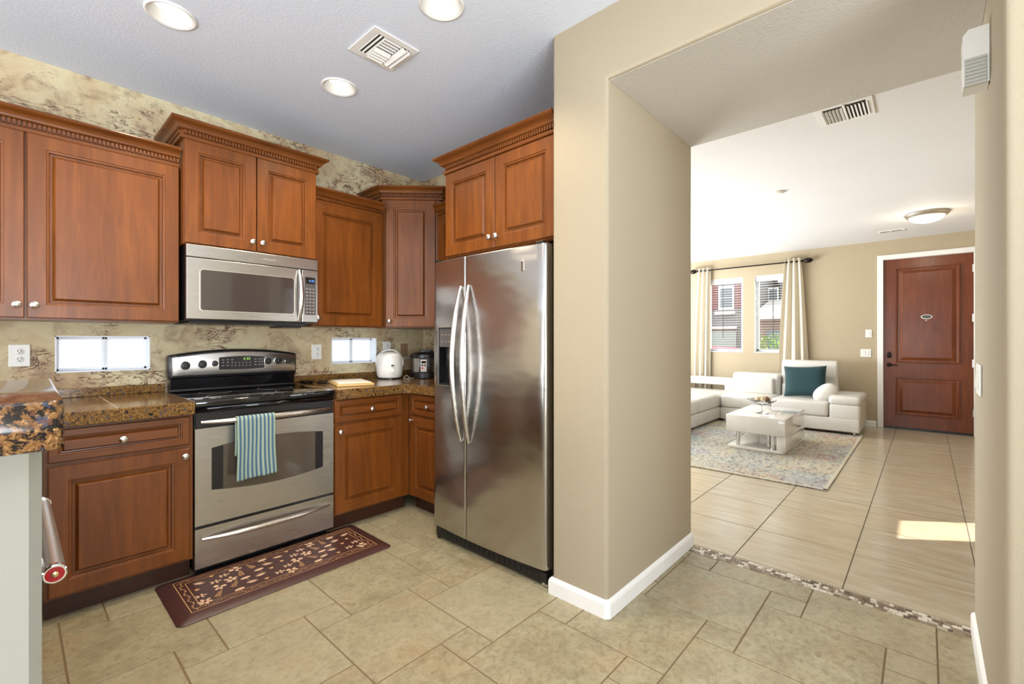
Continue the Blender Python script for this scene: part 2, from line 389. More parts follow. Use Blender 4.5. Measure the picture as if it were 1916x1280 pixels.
def holed(mb, axis, t0, t1, a0, a1, z0, z1, holes):
    """wall slab with rectangular holes [(a0,a1,z0,z1)]; axis = normal axis"""
    As = sorted({a0, a1, *[h[0] for h in holes], *[h[1] for h in holes]}); Zs = sorted({z0, z1, *[h[2] for h in holes], *[h[3] for h in holes]})
    vt = {}
    def V(t, a, z):
        k = (round(t, 5), round(a, 5), round(z, 5))
        if k not in vt: vt[k] = mb.bm.verts.new((t, a, z) if axis == 'x' else (a, t, z))
        return vt[k]
    inside = lambda i, j: 0 <= i < len(As)-1 and 0 <= j < len(Zs)-1 and not any(h[0] <= As[i]+1e-6 and As[i+1] <= h[1]+1e-6 and h[2] <= Zs[j]+1e-6 and Zs[j+1] <= h[3]+1e-6 for h in holes)
    fs = []
    for i in range(len(As)-1):
        for j in range(len(Zs)-1):
            if not inside(i, j): continue
            p, q, r, s_ = As[i], As[i+1], Zs[j], Zs[j+1]
            for t in (t0, t1): fs.append(mb.face([V(t, p, r), V(t, q, r), V(t, q, s_), V(t, p, s_)]))
            if not inside(i-1, j): fs.append(mb.face([V(t0, p, r), V(t1, p, r), V(t1, p, s_), V(t0, p, s_)]))
            if not inside(i+1, j): fs.append(mb.face([V(t0, q, r), V(t1, q, r), V(t1, q, s_), V(t0, q, s_)]))
            if not inside(i, j-1): fs.append(mb.face([V(t0, p, r), V(t1, p, r), V(t1, q, r), V(t0, q, r)]))
            if not inside(i, j+1): fs.append(mb.face([V(t0, p, s_), V(t1, p, s_), V(t1, q, s_), V(t0, q, s_)]))
    bmesh.ops.recalc_face_normals(mb.bm, faces=[f for f in fs if f]); return mb

# ---------------------------------------------------------------- floor
def floor():
    mb = MB(); lay = mb.bm.loops.layers.float_color.new('tone')
    def tile(x0, x1, y0, y1, reg, mi, gap=.003, ch=.0015, tone=None, z=0):
        x0, x1, y0, y1 = max(x0+gap, reg[0]), min(x1-gap, reg[1]), max(y0+gap, reg[2]), min(y1-gap, reg[3])
        if x1-x0 < .004 or y1-y0 < .004: return
        mb.mi = mi; t = random.random() if tone is None else tone
        n0 = len(mb.bm.faces)
        rs = [[(x0, y0, z-.004), (x1, y0, z-.004), (x1, y1, z-.004), (x0, y1, z-.004)], [(x0, y0, z-ch), (x1, y0, z-ch), (x1, y1, z-ch), (x0, y1, z-ch)],
              [(x0+ch, y0+ch, z), (x1-ch, y0+ch, z), (x1-ch, y1-ch, z), (x0+ch, y1-ch, z)]]
        VR = [[mb.bm.verts.new(p) for p in r] for r in rs]
        fs = [mb.face([a[i], a[(i+1) % 4], b[(i+1) % 4], b[i]]) for a, b in zip(VR, VR[1:]) for i in range(4)]+[mb.face(VR[-1])]
        for f in fs:
            for l in f.loops: l[lay] = (t, t, t, 1)
    a, b = .4529, .1527; K = (-3.4, 2.712, -2.9, 3.6)
    for m_ in range(-14, 15):
        for n_ in range(-16, 17):
            x = .891+m_*a+n_*b; y = 1.4826-m_*b+n_*a
            tile(x, x+a, y, y+a, K, 0)
            tile(x+a-b, x+a, y-b, y, K, 0)
    L = (2.808, 8.6, -1.3, 5)
    for i in range(-2, 11):
        for j in range(-3, 9): tile(3.332+.512*i, 3.332+.512*(i+1), .312+.514*j, .312+.514*(j+1), L, 1, .0025)
    # mosaic threshold strip
    nx, ny, = 4, 60; w = .024; h = (1.06+.155)/ny
    for i in range(nx):
        off = random.random()*h
        y = -.165+off
        while y < 1.06:
            hh = random.choice((.012, .018, .026, .034)); tile(2.712+i*w, 2.712+(i+1)*w, y, y+hh, (2.712, 2.808, -.155, 1.062), 4, .0014, .001, z=.001); y += hh
    mb.mi = 2; mb.box(-3.5, 2.712, -3, 3.66, -.06, -.003)
    mb.mi = 3; mb.box(2.808, 8.6, -1.3, 5.1, -.06, -.003)
    mb.mi = 5; mb.box(2.712, 2.808, -3, 5, -.06, -.0015)
    struct(mb, 'floor', ['ktile', 'ltile', 'grout_k', 'grout_l', 'mosaic', 'mosaic_grout'], 'stone-look floor tiles with a narrow mosaic threshold strip between kitchen and living room', 'floor')
floor()
# ---------------------------------------------------------------- shell
W1 = (.158, .571, 1.073, 1.277); W2 = (1.722, 2.125, 1.062, 1.274)
mb = MB(); holed(mb, 'y', 3.52, 3.68, -3.5, 2.8, -.02, 2.8, [W1, W2]); struct(mb, 'wall_back', 'wallpaper', 'kitchen back wall in beige faux-stone wallpaper with brown veins', 'wall')
mb = MB(); mb.box(2.62, 2.8, 1.3, 3.52, -.02, 2.8); struct(mb, 'wall_right', 'wallpaper', 'wallpapered kitchen wall behind the refrigerator', 'wall')
mb = MB()
mb.prism([(-3, -.02), (-.155, -.02), (-.155, 2.43), (1.06, 2.43), (1.06, -.02), (1.37, -.02), (1.37, 2.8), (-3, 2.8)], 'x', 1.8, 2.8)
es = [e for e in mb.bm.edges if all(-.2 < v.co.y < 1.4 and v.co.z < 2.5 or (v.co.y > 1.3) for v in e.verts) and abs(e.verts[0].co.x-e.verts[1].co.x) < 1e-4
      and not (e.verts[0].co.z < 0 and e.verts[1].co.z < 0) and not (e.verts[0].co.z > 2.7 and e.verts[1].co.z > 2.7)]
bmesh.ops.bevel(mb.bm, geom=es, offset=.02, segments=4, affect='EDGES', profile=.5)
tag(mb.done('wall_passage', 'paint', smooth=True, ang=50), 'beige wall with the wide cased-free opening from kitchen to living room', 'wall', kind='structure')
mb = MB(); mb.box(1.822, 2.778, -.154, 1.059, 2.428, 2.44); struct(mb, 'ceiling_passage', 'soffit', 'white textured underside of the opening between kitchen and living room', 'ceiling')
mb = MB(); mb.box(-3.5, 2.8, -3, 3.68, 2.75, 2.87); struct(mb, 'ceiling_kitchen', 'ceiling_daylight_tint', 'pale textured kitchen ceiling with recessed lights', 'ceiling')
mb = MB(); mb.box(2.8, 8.6, -1.45, 5.15, 2.69, 2.87); struct(mb, 'ceiling_living', 'ceiling', 'white living room ceiling with small vents', 'ceiling')
mb = MB(); holed(mb, 'y', -3.12, -3, -3.5, 1.8, 0, 2.8, [(-2.3, .7, .5, 2.4)]); struct(mb, 'wall_rear', 'paint', 'wall behind the camera with a wide window', 'wall')
mb = MB(); holed(mb, 'x', -3.62, -3.5, -3, 3.68, 0, 2.8, [(-.1, 2.5, .7, 2.3)]); struct(mb, 'wall_left', 'paint', 'wall left of the camera with a window', 'wall')
LW1 = (2.328, 2.94, 1.05, 2.34); LW2 = (1.53, 2.144, 1.05, 2.34)
mb = MB(); holed(mb, 'x', 8.45, 8.62, -1.45, 5.15, -.02, 2.8, [LW1, LW2, (-.46, .455, -.02, 2.41)]); struct(mb, 'wall_front', 'paint_living', 'tan living room wall with two windows and the entry door', 'wall')
mb = MB(); holed(mb, 'y', 5.0, 5.15, 2.8, 8.6, 0, 2.8, [(3.8, 7.4, .1, 2.3)]); struct(mb, 'wall_living_left', 'paint_living', 'left living room wall with patio opening', 'wall')
mb = MB(); holed(mb, 'y', -1.45, -1.3, 2.8, 8.6, 0, 2.8, [(4.84, 5.34, .95, 1.66)]); struct(mb, 'wall_living_right', 'paint_living', 'right living room wall hidden past the opening', 'wall')
mb = MB(); mb.box(2.8, 2.9, 1.3, 5.0, 0, 2.8); struct(mb, 'wall_living_near', 'paint_living', 'living room wall backing onto the kitchen', 'wall')

def baseboard(name, pts, label):
    mb = MB(); prof = [(0, 0), (.013, 0), (.013, .062), (.010, .072), (.006, .078), (0, .082)]
    sweep(mb, pts, prof); struct(mb, name, 'white', label, 'baseboard')
def sweep(mb, pts, prof, z=0, teeth=None):
    P = [Vector(p) for p in pts]; n = len(P); dirs = [(P[i+1]-P[i]).normalized() for i in range(n-1)]
    nor = [Vector((d.y, -d.x)) for d in dirs]; rs = []
    for i in range(n):
        if i == 0: m_ = nor[0]
        elif i == n-1: m_ = nor[-1]
        else:
            m_ = nor[i-1]+nor[i]; m_ = m_/(m_.dot(nor[i]))
        rs.append([(P[i].x+m_.x*o, P[i].y+m_.y*o, z+h) for o, h in prof])
    mb.rings(rs)
    if teeth:
        o0, o1, h0, h1, step, wd = teeth
        for i in range(n-1):
            d, no = dirs[i], nor[i]; Lg = (P[i+1]-P[i]).length; k = int(Lg/step)
            for j in range(k):
                s0 = (j+.5)*Lg/k-wd/2
                q = [P[i]+d*a_+no*o_ for a_, o_ in ((s0, o0), (s0+wd, o0), (s0+wd, o1), (s0, o1))]
                mb.rings([[(p.x, p.y, z+h0) for p in q], [(p.x, p.y, z+h1) for p in q]])
c_ = .014
baseboard('baseboard_passage', [(1.84, 1.37), (1.8+c_*0, 1.37), (1.8, 1.072), (1.812, 1.06), (2.788, 1.06), (2.8, 1.072), (2.8, 1.3)], 'white baseboard wrapping the wall end beside the refrigerator')
baseboard('baseboard_right', [(2.8, -.3), (2.8, -.167), (2.788, -.155), (1.812, -.155), (1.8, -.167), (1.8, -2.9)], 'white baseboard along the right jamb of the opening')
baseboard('baseboard_front', [(8.45, 4.9), (8.45, .535)], 'white baseboard under the living room windows')

# ---------------------------------------------------------------- kitchen cabinets
CROWN = [(0, 0), (.015, 0), (.018, .004), (.018, .018), (.012, .022), (.008, .024), (.008, .048), (.024, .050), (.030, .054), (.033, .062), (.040, .073), (.050, .080), (.058, .083), (.064, .087), (.068, .093), (.067, .099), (.063, .102), (0, .102)]
TEETH = (.006, .0215, .026, .047, .0165, .0105)
def knob(parent, x, z, y=-.02):
    mb = MB(); mb.lathe([(.0065, 0), (.006, .012), (.011, .016), (.0165, .022), (.0165, .027), (.011, .0315), (.003, .033)], axis='-y', n=16)
    return mb.done('knob', 'nickel', parent, loc=(x, y, z))
def door(parent, x0, x1, z0, z1, kx=None, kz=None, name='door'):
    mb = MB(); fr = .064 if name == 'door' else .030
    mb.door(x0, x1, z0, z1, fr=fr, sc_=1 if name == 'door' else .62)
    o = mb.done(name, 'wood' if name == 'door' else 'woodh', parent, smooth=False)
    if kx is not None: knob(o, kx, kz)
    return o
def upper(label, loc, rot, w, d, z0, z1, doors, crown=None, name='upper_cabinet'):
    t = thing(name, label, 'cabinet', (loc[0], loc[1], z0), rot)
    mb = MB(); mb.box(0, w, 0, d, 0, z1-z0); mb.box(.012, w-.012, .015, d-.01, -.004, .0)
    mb.done('cabinet_body', 'wood', t, smooth=False)
    for dd in doors: door(t, dd[0], dd[1], dd[2]-z0, dd[3]-z0, dd[4], dd[5]-z0)
    if crown:
        mb = MB(); sweep(mb, crown, CROWN, z1-z0-.010, TEETH); mb.done('crown_moulding', 'woodh', t, smooth=False)
    return t
# range-wall uppers (front plane of doors at Y)
upper('wide cherry upper cabinet with two doors left of the microwave', (-.60, 3.19), 0, 1.248, .31, 1.355, 2.255,
      [(.004, .640, 1.360, 2.245, .615, 1.42), (.648, 1.246, 1.360, 2.245, .673, 1.42)], [(0, 0), (1.248, 0)])
upper('raised cherry upper cabinet with two doors directly above the microwave', (.655, 3.12), 0, .757, .395, 1.803, 2.410,
      [(.004, .376, 1.808, 2.398, .350, 1.862), (.381, .753, 1.808, 2.398, .407, 1.862)], [(0, .395), (0, 0), (.757, 0), (.757, .395)])
upper('narrow cherry upper cabinet with one door right of the microwave', (1.416, 3.19), 0, .565, .31, 1.355, 2.235,
      [(.004, .545, 1.360, 2.228, .030, 1.41)], [(0, 0), (.548, 0)])
# diagonal corner upper
def corner_upper():
    t = thing('corner_cabinet', 'diagonal cherry corner cabinet with one tall narrow door above the rice cooker', 'cabinet', (2.006, 3.232, 1.355), R(-45))
    A = Vector((2.006, 3.232)); B = Vector((2.337, 2.901)); w = (B-A).length
    inv = Matrix.Rotation(R(45), 2)
    loc = lambda x, y: tuple(inv @ (Vector((x, y))-A))
    poly = [loc(2.006, 3.515), (0, 0), (w, 0), loc(2.615, 2.901), loc(2.615, 3.515)]
    mb = MB(); mb.prism(poly, 'z', 0, 1.035); mb.done('cabinet_body', 'wood', t, smooth=False)
    door(t, .028, w-.045, .006, 1.022, .060, .05)
    mb = MB(); mb.box(w-.040, w-.004, -.012, 0, 0, 1.02)
    for i in range(3): mb.box(w-.034+i*.009, w-.030+i*.009, -.016, -.012, .03, 1.0)
    mb.done('fluted_stile', 'wood', t, smooth=False)
    mb = MB(); sweep(mb, [poly[0], (0, 0), (w, 0), loc(2.56, 2.901)], CROWN, 1.025, TEETH); mb.done('crown_moulding', 'woodh', t, smooth=False)
corner_upper()
upper('cherry upper cabinet tucked in the gap between the corner cabinet and the refrigerator cabinet', (2.31, 2.892), R(-90), .60, .30, 1.355, 2.235,
      [(.004, .594, 1.360, 2.228, .03, 1.41)], [(0, 0), (.60, 0)])
upper('cherry cabinet with two doors above the steel refrigerator', (1.87, 2.262), R(-90), .882, .74, 1.775, 2.318,
      [(.006, .440, 1.782, 2.300, .416, 1.84), (.445, .878, 1.782, 2.300, .470, 1.84)], [(0, .45), (0, 0), (.882, 0)])
def base(label, loc, rot, w, d, doors, drawers, extra=None, z1=.868):
    t = thing('base_cabinet', label, 'cabinet', (loc[0], loc[1], 0), rot)
    mb = MB(); mb.box(0, w, 0, d, .105, z1); mb.done('cabinet_body', 'wood', t, smooth=False)
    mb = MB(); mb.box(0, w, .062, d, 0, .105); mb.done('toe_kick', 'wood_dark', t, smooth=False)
    for dd in doors: door(t, *dd)
    for dd in drawers: door(t, *dd, name='drawer')
    return t
base('cherry base cabinet with drawer and door left of the range', (.094, 2.85), 0, .546, .66,
     [(.012, .528, .118, .692, .506, .655)], [(.012, .528, .712, .855, .262, .782)])
base('cherry base cabinet with drawer and door right of the range', (1.405, 2.85), 0, .583, .66,
     [(.004, .511, .118, .695, .034, .655)], [(.004, .511, .713, .857, .262, .783)])
base('cherry base cabinet facing sideways in the corner beside the refrigerator', (1.99, 2.848), R(-90), .53, .62,
     [(.045, .50, .118, .695, .072, .700-.03)], [(.045, .50, .713, .857, .262, .783)])
base('cherry peninsula base cabinet standing behind the dishwasher', (-.02, 1.99), R(90), .80, .58,
     [(.01, .395, .118, .695, .37, .65), (.405, .79, .118, .695, .43, .65)], [(.01, .395, .713, .857, .2, .783), (.405, .79, .713, .857, .6, .783)])
# countertops
def ctop():
    t = thing('countertop', 'speckled brown granite tile countertop left of the range', 'countertop', (0, 0, 0))
    mb = MB(); mb.prism([(-.64, 1.0), (.012, 1.0), (.012, 2.80), (.640, 2.80), (.640, 3.518), (-.64, 3.518)], 'z', .8685, .933, .004, 2)
    mb.done('worktop', 'granite', t, smooth=False)
    mb = MB(); mb.box(-.64, .640, 3.503, 3.519, .9335, .984, .002, 1); mb.done('backsplash_strip', 'granite', t, smooth=False)
    mb = MB()
    for x in (.335,): mb.box(x-.0015, x+.0015, 2.806, 3.50, .9325, .9336)
    mb.done('grout_line', 'mosaic_grout', t, smooth=False)
    t = thing('countertop', 'speckled brown granite tile countertop in the corner under the rice cooker', 'countertop', (0, 0, 0))
    mb = MB(); mb.prism([(1.412, 2.80), (1.90, 2.80), (1.945, 2.755), (1.945, 2.335), (2.615, 2.335), (2.615, 3.518), (1.412, 3.518)], 'z', .8685, .933, .004, 2)
    mb.done('worktop', 'granite', t, smooth=False)
    mb = MB(); mb.box(1.412, 2.615, 3.503, 3.519, .9335, .984, .002, 1); mb.box(2.60, 2.616, 2.34, 3.503, .9335, .984, .002, 1); mb.done('backsplash_strip', 'granite', t, smooth=False)
    mb = MB()
    for x in (1.72, 2.03): mb.box(x-.0015, x+.0015, 2.806, 3.50, .9325, .9336)
    mb.box(1.42, 2.6, 3.12, 3.123, .9325, .9336)
    mb.done('grout_line', 'grout_l', t, smooth=False)
ctop()
# foreground bar
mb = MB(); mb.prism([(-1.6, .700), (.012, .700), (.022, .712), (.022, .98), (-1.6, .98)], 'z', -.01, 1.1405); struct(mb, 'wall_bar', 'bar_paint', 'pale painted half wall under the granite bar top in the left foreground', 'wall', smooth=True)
mb = MB(); mb.prism([(-1.6, .640), (.030, .640), (.036, .650), (.042, 1.03), (-1.6, 1.03)], 'z', 1.141, 1.190, .003, 2)
tag(mb.done('bar_countertop', 'bar_granite', smooth=True), 'thick polished granite bar top in the left foreground', 'countertop')
# dishwasher
t = thing('dishwasher', 'dishwasher with long steel handle and red end cap in the left foreground', 'dishwasher', (-.024, 1.37, 0), R(90))
mb = MB(); mb.box(.003, .597, .0, .56, .10, .865, .003); mb.box(.01, .59, .05, .5, 0, .10); mb.done('dishwasher_body', 'blackm', t, smooth=False)
mb = MB(); mb.box(.003, .597, -.03, .0, .11, .862, .004); mb.done('door_panel', 'steel', t, smooth=False)
mb = MB(); mb.tube([(.0, -.085, .757), (.0+.60, -.085, .757)], .0185, 20)
for x in (.08, .52): mb.box(x-.012, x+.012, -.085, -.03, .747, .767)
h = mb.done('handle', 'handle_steel', t)
mb = MB(); mb.lathe([(.020, .0), (.020, .012), (.0175, .015), (.0155, .0150)], axis='-x', o=(.004, -.085, .757), n=28); mb.done('end_collar', 'chrome', h)
mb = MB(); mb.lathe([(.0155, 0), (.0155, .0005), (.0, .0012)], axis='-x', o=(-.0105, -.085, .757), n=28); mb.done('medallion', 'red_enamel', h, loc=(0, 0, 0))['label'] = 'red enamel disc'
mb = MB(); mb.lathe([(.0060, 0), (.0060, .001), (.004, .0018), (0, .002)], axis='-x', o=(-.0115, -.085, .757), n=16); mb.done('emblem', 'gold_trim', h)
mb = MB(); mb.lathe([(.020, .0), (.020, .012), (.0175, .015), (0, .0150)], axis='x', o=(.596, -.085, .757), n=28); mb.done('end_collar', 'chrome', h)

# ---------------------------------------------------------------- range
def arcpoly(x0, x1, zb0, zb1, bulge_b, zt0, zt1, bulge_t, n=12):
    P = []
    for i in range(n+1):
        u = i/n; P.append((x0+(x1-x0)*u, zb0+(zb1-zb0)*u-bulge_b*4*u*(1-u)))
    for i in range(n, -1, -1):
        u = i/n; P.append((x0+(x1-x0)*u, zt0+(zt1-zt0)*u+bulge_t*4*u*(1-u)))
    return P
def text(s, size, parent, loc, rot, mat, name='lettering', ext=.0004):
    cu = bpy.data.curves.new(name, 'FONT'); cu.body = s; cu.size = size; cu.align_x = 'CENTER'; cu.align_y = 'CENTER'; cu.extrude = ext
    o = bpy.data.objects.new(name, cu); me = bpy.data.meshes.new_from_object(o); bpy.data.objects.remove(o)
    m = bpy.data.objects.new(name, me); C.objects.link(m); m.parent = parent; m.location = loc; m.rotation_euler = rot
    me.materials.clear(); me.materials.append(M[mat]); return m
def rng():
    t = thing('range', 'stainless steel electric range with black glass cooktop between the cherry cabinets', 'stove', (.645, 2.83, 0))
    w = .752
    mb = MB(); mb.box(0, w, .022, .67, .03, .900); mb.box(.02, w-.02, .06, .6, 0, .03); mb.done('range_body', 'blackm', t, smooth=False)
    mb = MB(); mb.box(-.003, w+.003, -.012, .60, .900, .932, .006, 3); mb.box(.004, w-.004, -.004, .03, .868, .9)
    mb.done('cooktop', 'blackg', t)
    mb = MB()
    for x, y, r in ((.20, .17, .105), (.55, .17, .085), (.20, .42, .085), (.55, .42, .105)):
        n = 40
        for rr in (r,):
            mb = MB()
            a = [(x+rr*cos(2*pi*i/n), y+rr*sin(2*pi*i/n), .9323) for i in range(n)]; b = [(x+(rr-.003)*cos(2*pi*i/n), y+(rr-.003)*sin(2*pi*i/n), .9324) for i in range(n)]
            mb.rings([a, b], False, False); mb.done('burner_ring', 'grey_print', t)
    # vent slot panel above the door
    mb = MB(); mb.box(.004, w-.004, .0, .022, .790, .868)
    mb.done('vent_panel', 'blackp', t, smooth=False)
    # oven door
    mb = MB(); mb.prism(arcpoly(.0, w, .272, .272, 0, .785, .785, .0), 'y', -.0, .022)
    wp = arcpoly(.075, .682, .452, .452, .024, .676, .676, .024)
    d = mb.done('oven_door', 'steel', t, smooth=False)
    # window: black glass frame set on the door + inner glass
    mb = MB(); mb.prism(wp, 'y', -.003, .0); k = mb.done('oven_window', 'blackp', d, smooth=False)
    mb = MB(); mb.prism(arcpoly(.128, .632, .446, .446, .020, .682, .682, .018), 'y', -.0045, -.003); mb.done('window_glass', 'oven_glass', k, smooth=False)
    def bow(x0, x1, z, out, r):
        n = 14; pts = []; rad = []
        for i in range(n+1):
            u = i/n; pts.append((x0+(x1-x0)*u, -out*(1-abs(2*u-1)**2.6)-.006, z)); rad.append(r*(.55+.45*min(1, 4*min(u, 1-u)+.0)))
        return pts, rad
    mb = MB(); p, r = bow(.026, w-.026, .818, .048, .016); mb.tube(p, r, 14); mb.done('handle', 'steelv', d)
    # drawer
    mb = MB(); mb.prism(arcpoly(.0, w, .048, .048, 0, .256, .256, 0), 'y', 0, .022, 0)
    dr = mb.done('storage_drawer', 'steel', t, smooth=False)
    mb = MB(); p, r = bow(.030, w-.030, .200, .040, .014); mb.tube(p, r, 14); mb.done('handle', 'steelv', dr)
    # backguard
    g_ = MB(); bp = arcpoly(.0, w+.012, 1.012, 1.012, 0, 1.158, 1.158, .036, 16); g_.prism([(x-.004, z) for x, z in bp], 'y', .585, .66, .012, 3)
    g = g_.done('backguard', 'blackm', t)
    mb = MB(); mb.prism(arcpoly(.012, w-.004, 1.030, 1.030, 0, 1.146, 1.146, .034, 16), 'y', .575, .590, .006, 2); fp = mb.done('control_panel', 'steel', g)
    mb = MB(); mb.prism([(.60, .932), (.585, 1.012), (.66, 1.012), (.66, .932)], 'x', .006, w-.006); mb.done('rear_riser', 'blackg', g, smooth=False)
    mb = MB(); mb.box(.0, w, .59, .61, .932, .946, .003); mb.done('rear_trim', 'blackp', g, smooth=False)
    mb = MB(); mb.prism(arcpoly(.262, .535, 1.062, 1.062, .004, 1.140, 1.140, .008), 'y', .572, .576, 0); dp = mb.done('display_panel', 'blackp', fp, smooth=False)
    for x, z, r in ((.080, 1.095, .024), (.170, 1.100, .023), (.240, 1.102, .017), (.560, 1.108, .022), (.625, 1.110, .022), (.692, 1.103, .016)):
        mb = MB(); mb.lathe([(r, 0), (r*.95, .012), (r*.82, .017), (r*.5, .018), (0, .018)], axis='-y', o=(0, 0, 0), n=24); mb.box(-.004, .004, -.028, -.012, -r*.85, r*.85, .002)
        kk = mb.done('knob', 'blackp', fp, loc=(x, .575, z))
        mb = MB(); mb.lathe([(r*1.14, 0), (r*1.14, .002), (r*1.0, .004), (0, .004)], axis='-y', n=28); b_ = mb.done('knob_bezel', 'nickel', fp, loc=(x, .575, z))
    text('4:30', .026, dp, (.425, .5715, 1.128), (R(90), 0, 0), 'green_led', 'clock_digits')
    mb = MB()
    for i in range(5):
        for j in range(2): mb.box(.355+i*.022, .361+i*.022, .571, .572, 1.082+j*.018, 1.087+j*.018)
    for x in (.285, .312, .338, .48, .505, .522):
        for z in (1.085, 1.105, 1.122): mb.box(x-.006, x+.006, .571, .572, z, z+.004)
    mb.done('key_legend', 'grey_print', dp, smooth=False)
rng()
# dish towel over the oven handle
def towel():
    t = bmesh.new(); uvl = t.loops.layers.uv.new('UVMap'); nx, ny = 26, 60; W_ = .196
    path = []
    Lf, Lb = .325, .20; rr = .0185; zc = .818; yc = 2.776
    for j in range(ny+1):
        s = j/ny*(Lf+Lb+pi*rr)
        if s < Lf: p = (yc-rr, zc-(Lf-s))
        elif s < Lf+pi*rr: a = (s-Lf)/rr; p = (yc-rr*cos(a), zc+rr*sin(a))
        else: p = (yc+rr*.9, zc-(s-Lf-pi*rr))
        path.append((p, s))
    V = []
    for j in range(ny+1):
        (y, z), s = path[j]; row = []
        for i in range(nx+1):
            u = i/nx; dn = max(0, (zc-z)/Lf)
            x = .820+W_*u+.004*sin(3*u+5*dn)*dn+(u-.3)*.004*dn
            yy = y-(.006*sin(u*9+1)*dn+.003*sin(u*21)*dn)*(1 if s < Lf else -.3)
            row.append(t.verts.new((x, yy-(.006*dn if s < Lf else 0), z-.008*(u-.5)*(-1)*(s < Lf))))
        V.append(row)
    for j in range(ny):
        for i in range(nx):
            f = t.faces.new([V[j][i], V[j][i+1], V[j+1][i+1], V[j+1][i]]); f.smooth = True
            for l, (a, b) in zip(f.loops, ((i, j), (i+1, j), (i+1, j+1), (i, j+1))): l[uvl].uv = (a/nx, b/ny)
    me = bpy.data.meshes.new('dish_towel'); t.to_mesh(me); t.free(); me.materials.append(M['towel'])
    o = bpy.data.objects.new('dish_towel', me); C.objects.link(o)
    md = o.modifiers.new('thick', 'SOLIDIFY'); md.thickness = .0035; md.offset = 0
    tag(o, 'blue and pale green striped dish towel hanging over the oven door handle', 'towel')
towel()
# ---------------------------------------------------------------- microwave
def micro():
    t = thing('microwave', 'stainless steel over-the-range microwave under the raised cabinet', 'microwave', (.658, 3.065, 1.360)); w = .745; h = .438
    mb = MB(); mb.box(.004, w-.004, .018, .44, .006, h); mb.box(.02, w-.06, .03, .40, -.012, .006, .003); mb.done('microwave_body', 'blackm', t, smooth=False)
    mb = MB(); mb.box(w-.20, w-.07, .10, .3, -.024, -.012); mb.done('grease_filter', 'blackp', t, smooth=False)
    mb = MB(); mb.box(0, w, 0, .018, .366, h-.002, .003); v = mb.done('vent_band', 'steel', t, smooth=False)
    text('Whirlpool', .017, v, (.435, -.0006, .400), (R(90), 0, 0), 'grey_print')
    mb = MB(); mb.box(0, .636, 0, .018, .014, .362, .003); d = mb.done('door', 'steel', t, smooth=False)
    def rrect(x0, x1, z0, z1, r, n=5):
        P = []
        for cx_, cz_, a0 in ((x1-r, z0+r, -90), (x1-r, z1-r, 0), (x0+r, z1-r, 90), (x0+r, z0+r, 180)):
            for i in range(n+1): a = R(a0+90*i/n); P.append((cx_+r*cos(a), cz_+r*sin(a)))
        return P
    mb = MB(); mb.prism(rrect(.062, .590, .060, .302, .018), 'y', -.0035, .0); mb.mi = 1; mb.prism(rrect(.067, .585, .065, .297, .015), 'y', -.0042, -.003); k = mb.done('door_window', ['nickel', 'mw_glass'], d, smooth=False)
    mb = MB()
    pts = [(.618, -.008-.036*(1-abs(2*u-1)**2.2), .022+.332*u) for u in [i/14 for i in range(15)]]
    mb.tube(pts, [.010+.006*(1-abs(2*u/14-1)) for u in range(15)], 12); mb.done('handle', 'steelv', d)
    mb = MB(); mb.box(.640, w, 0, .018, .014, .362, .003); c = mb.done('control_panel', 'steel', t, smooth=False)
    mb = MB(); mb.prism(rrect(.655, .730, .062, .318, .006), 'y', -.003, .0); kp = mb.done('keypad', 'keypad', c, smooth=False)
    mb = MB(); mb.box(.662, .722, -.0045, -.003, .272, .312); mb.done('display', 'blackg', kp, smooth=False)
    text('4:30', .022, kp, (.700, -.0048, .290), (R(90), 0, 0), 'blue_led', 'clock_digits')
    mb = MB()
    for r_ in range(8):
        for q in range(3): mb.box(.664+q*.022, .676+q*.022, -.0040, -.003, .076+r_*.0225, .082+r_*.0225)
    mb.done('key_legend', 'grey_print', kp, smooth=False)
micro()
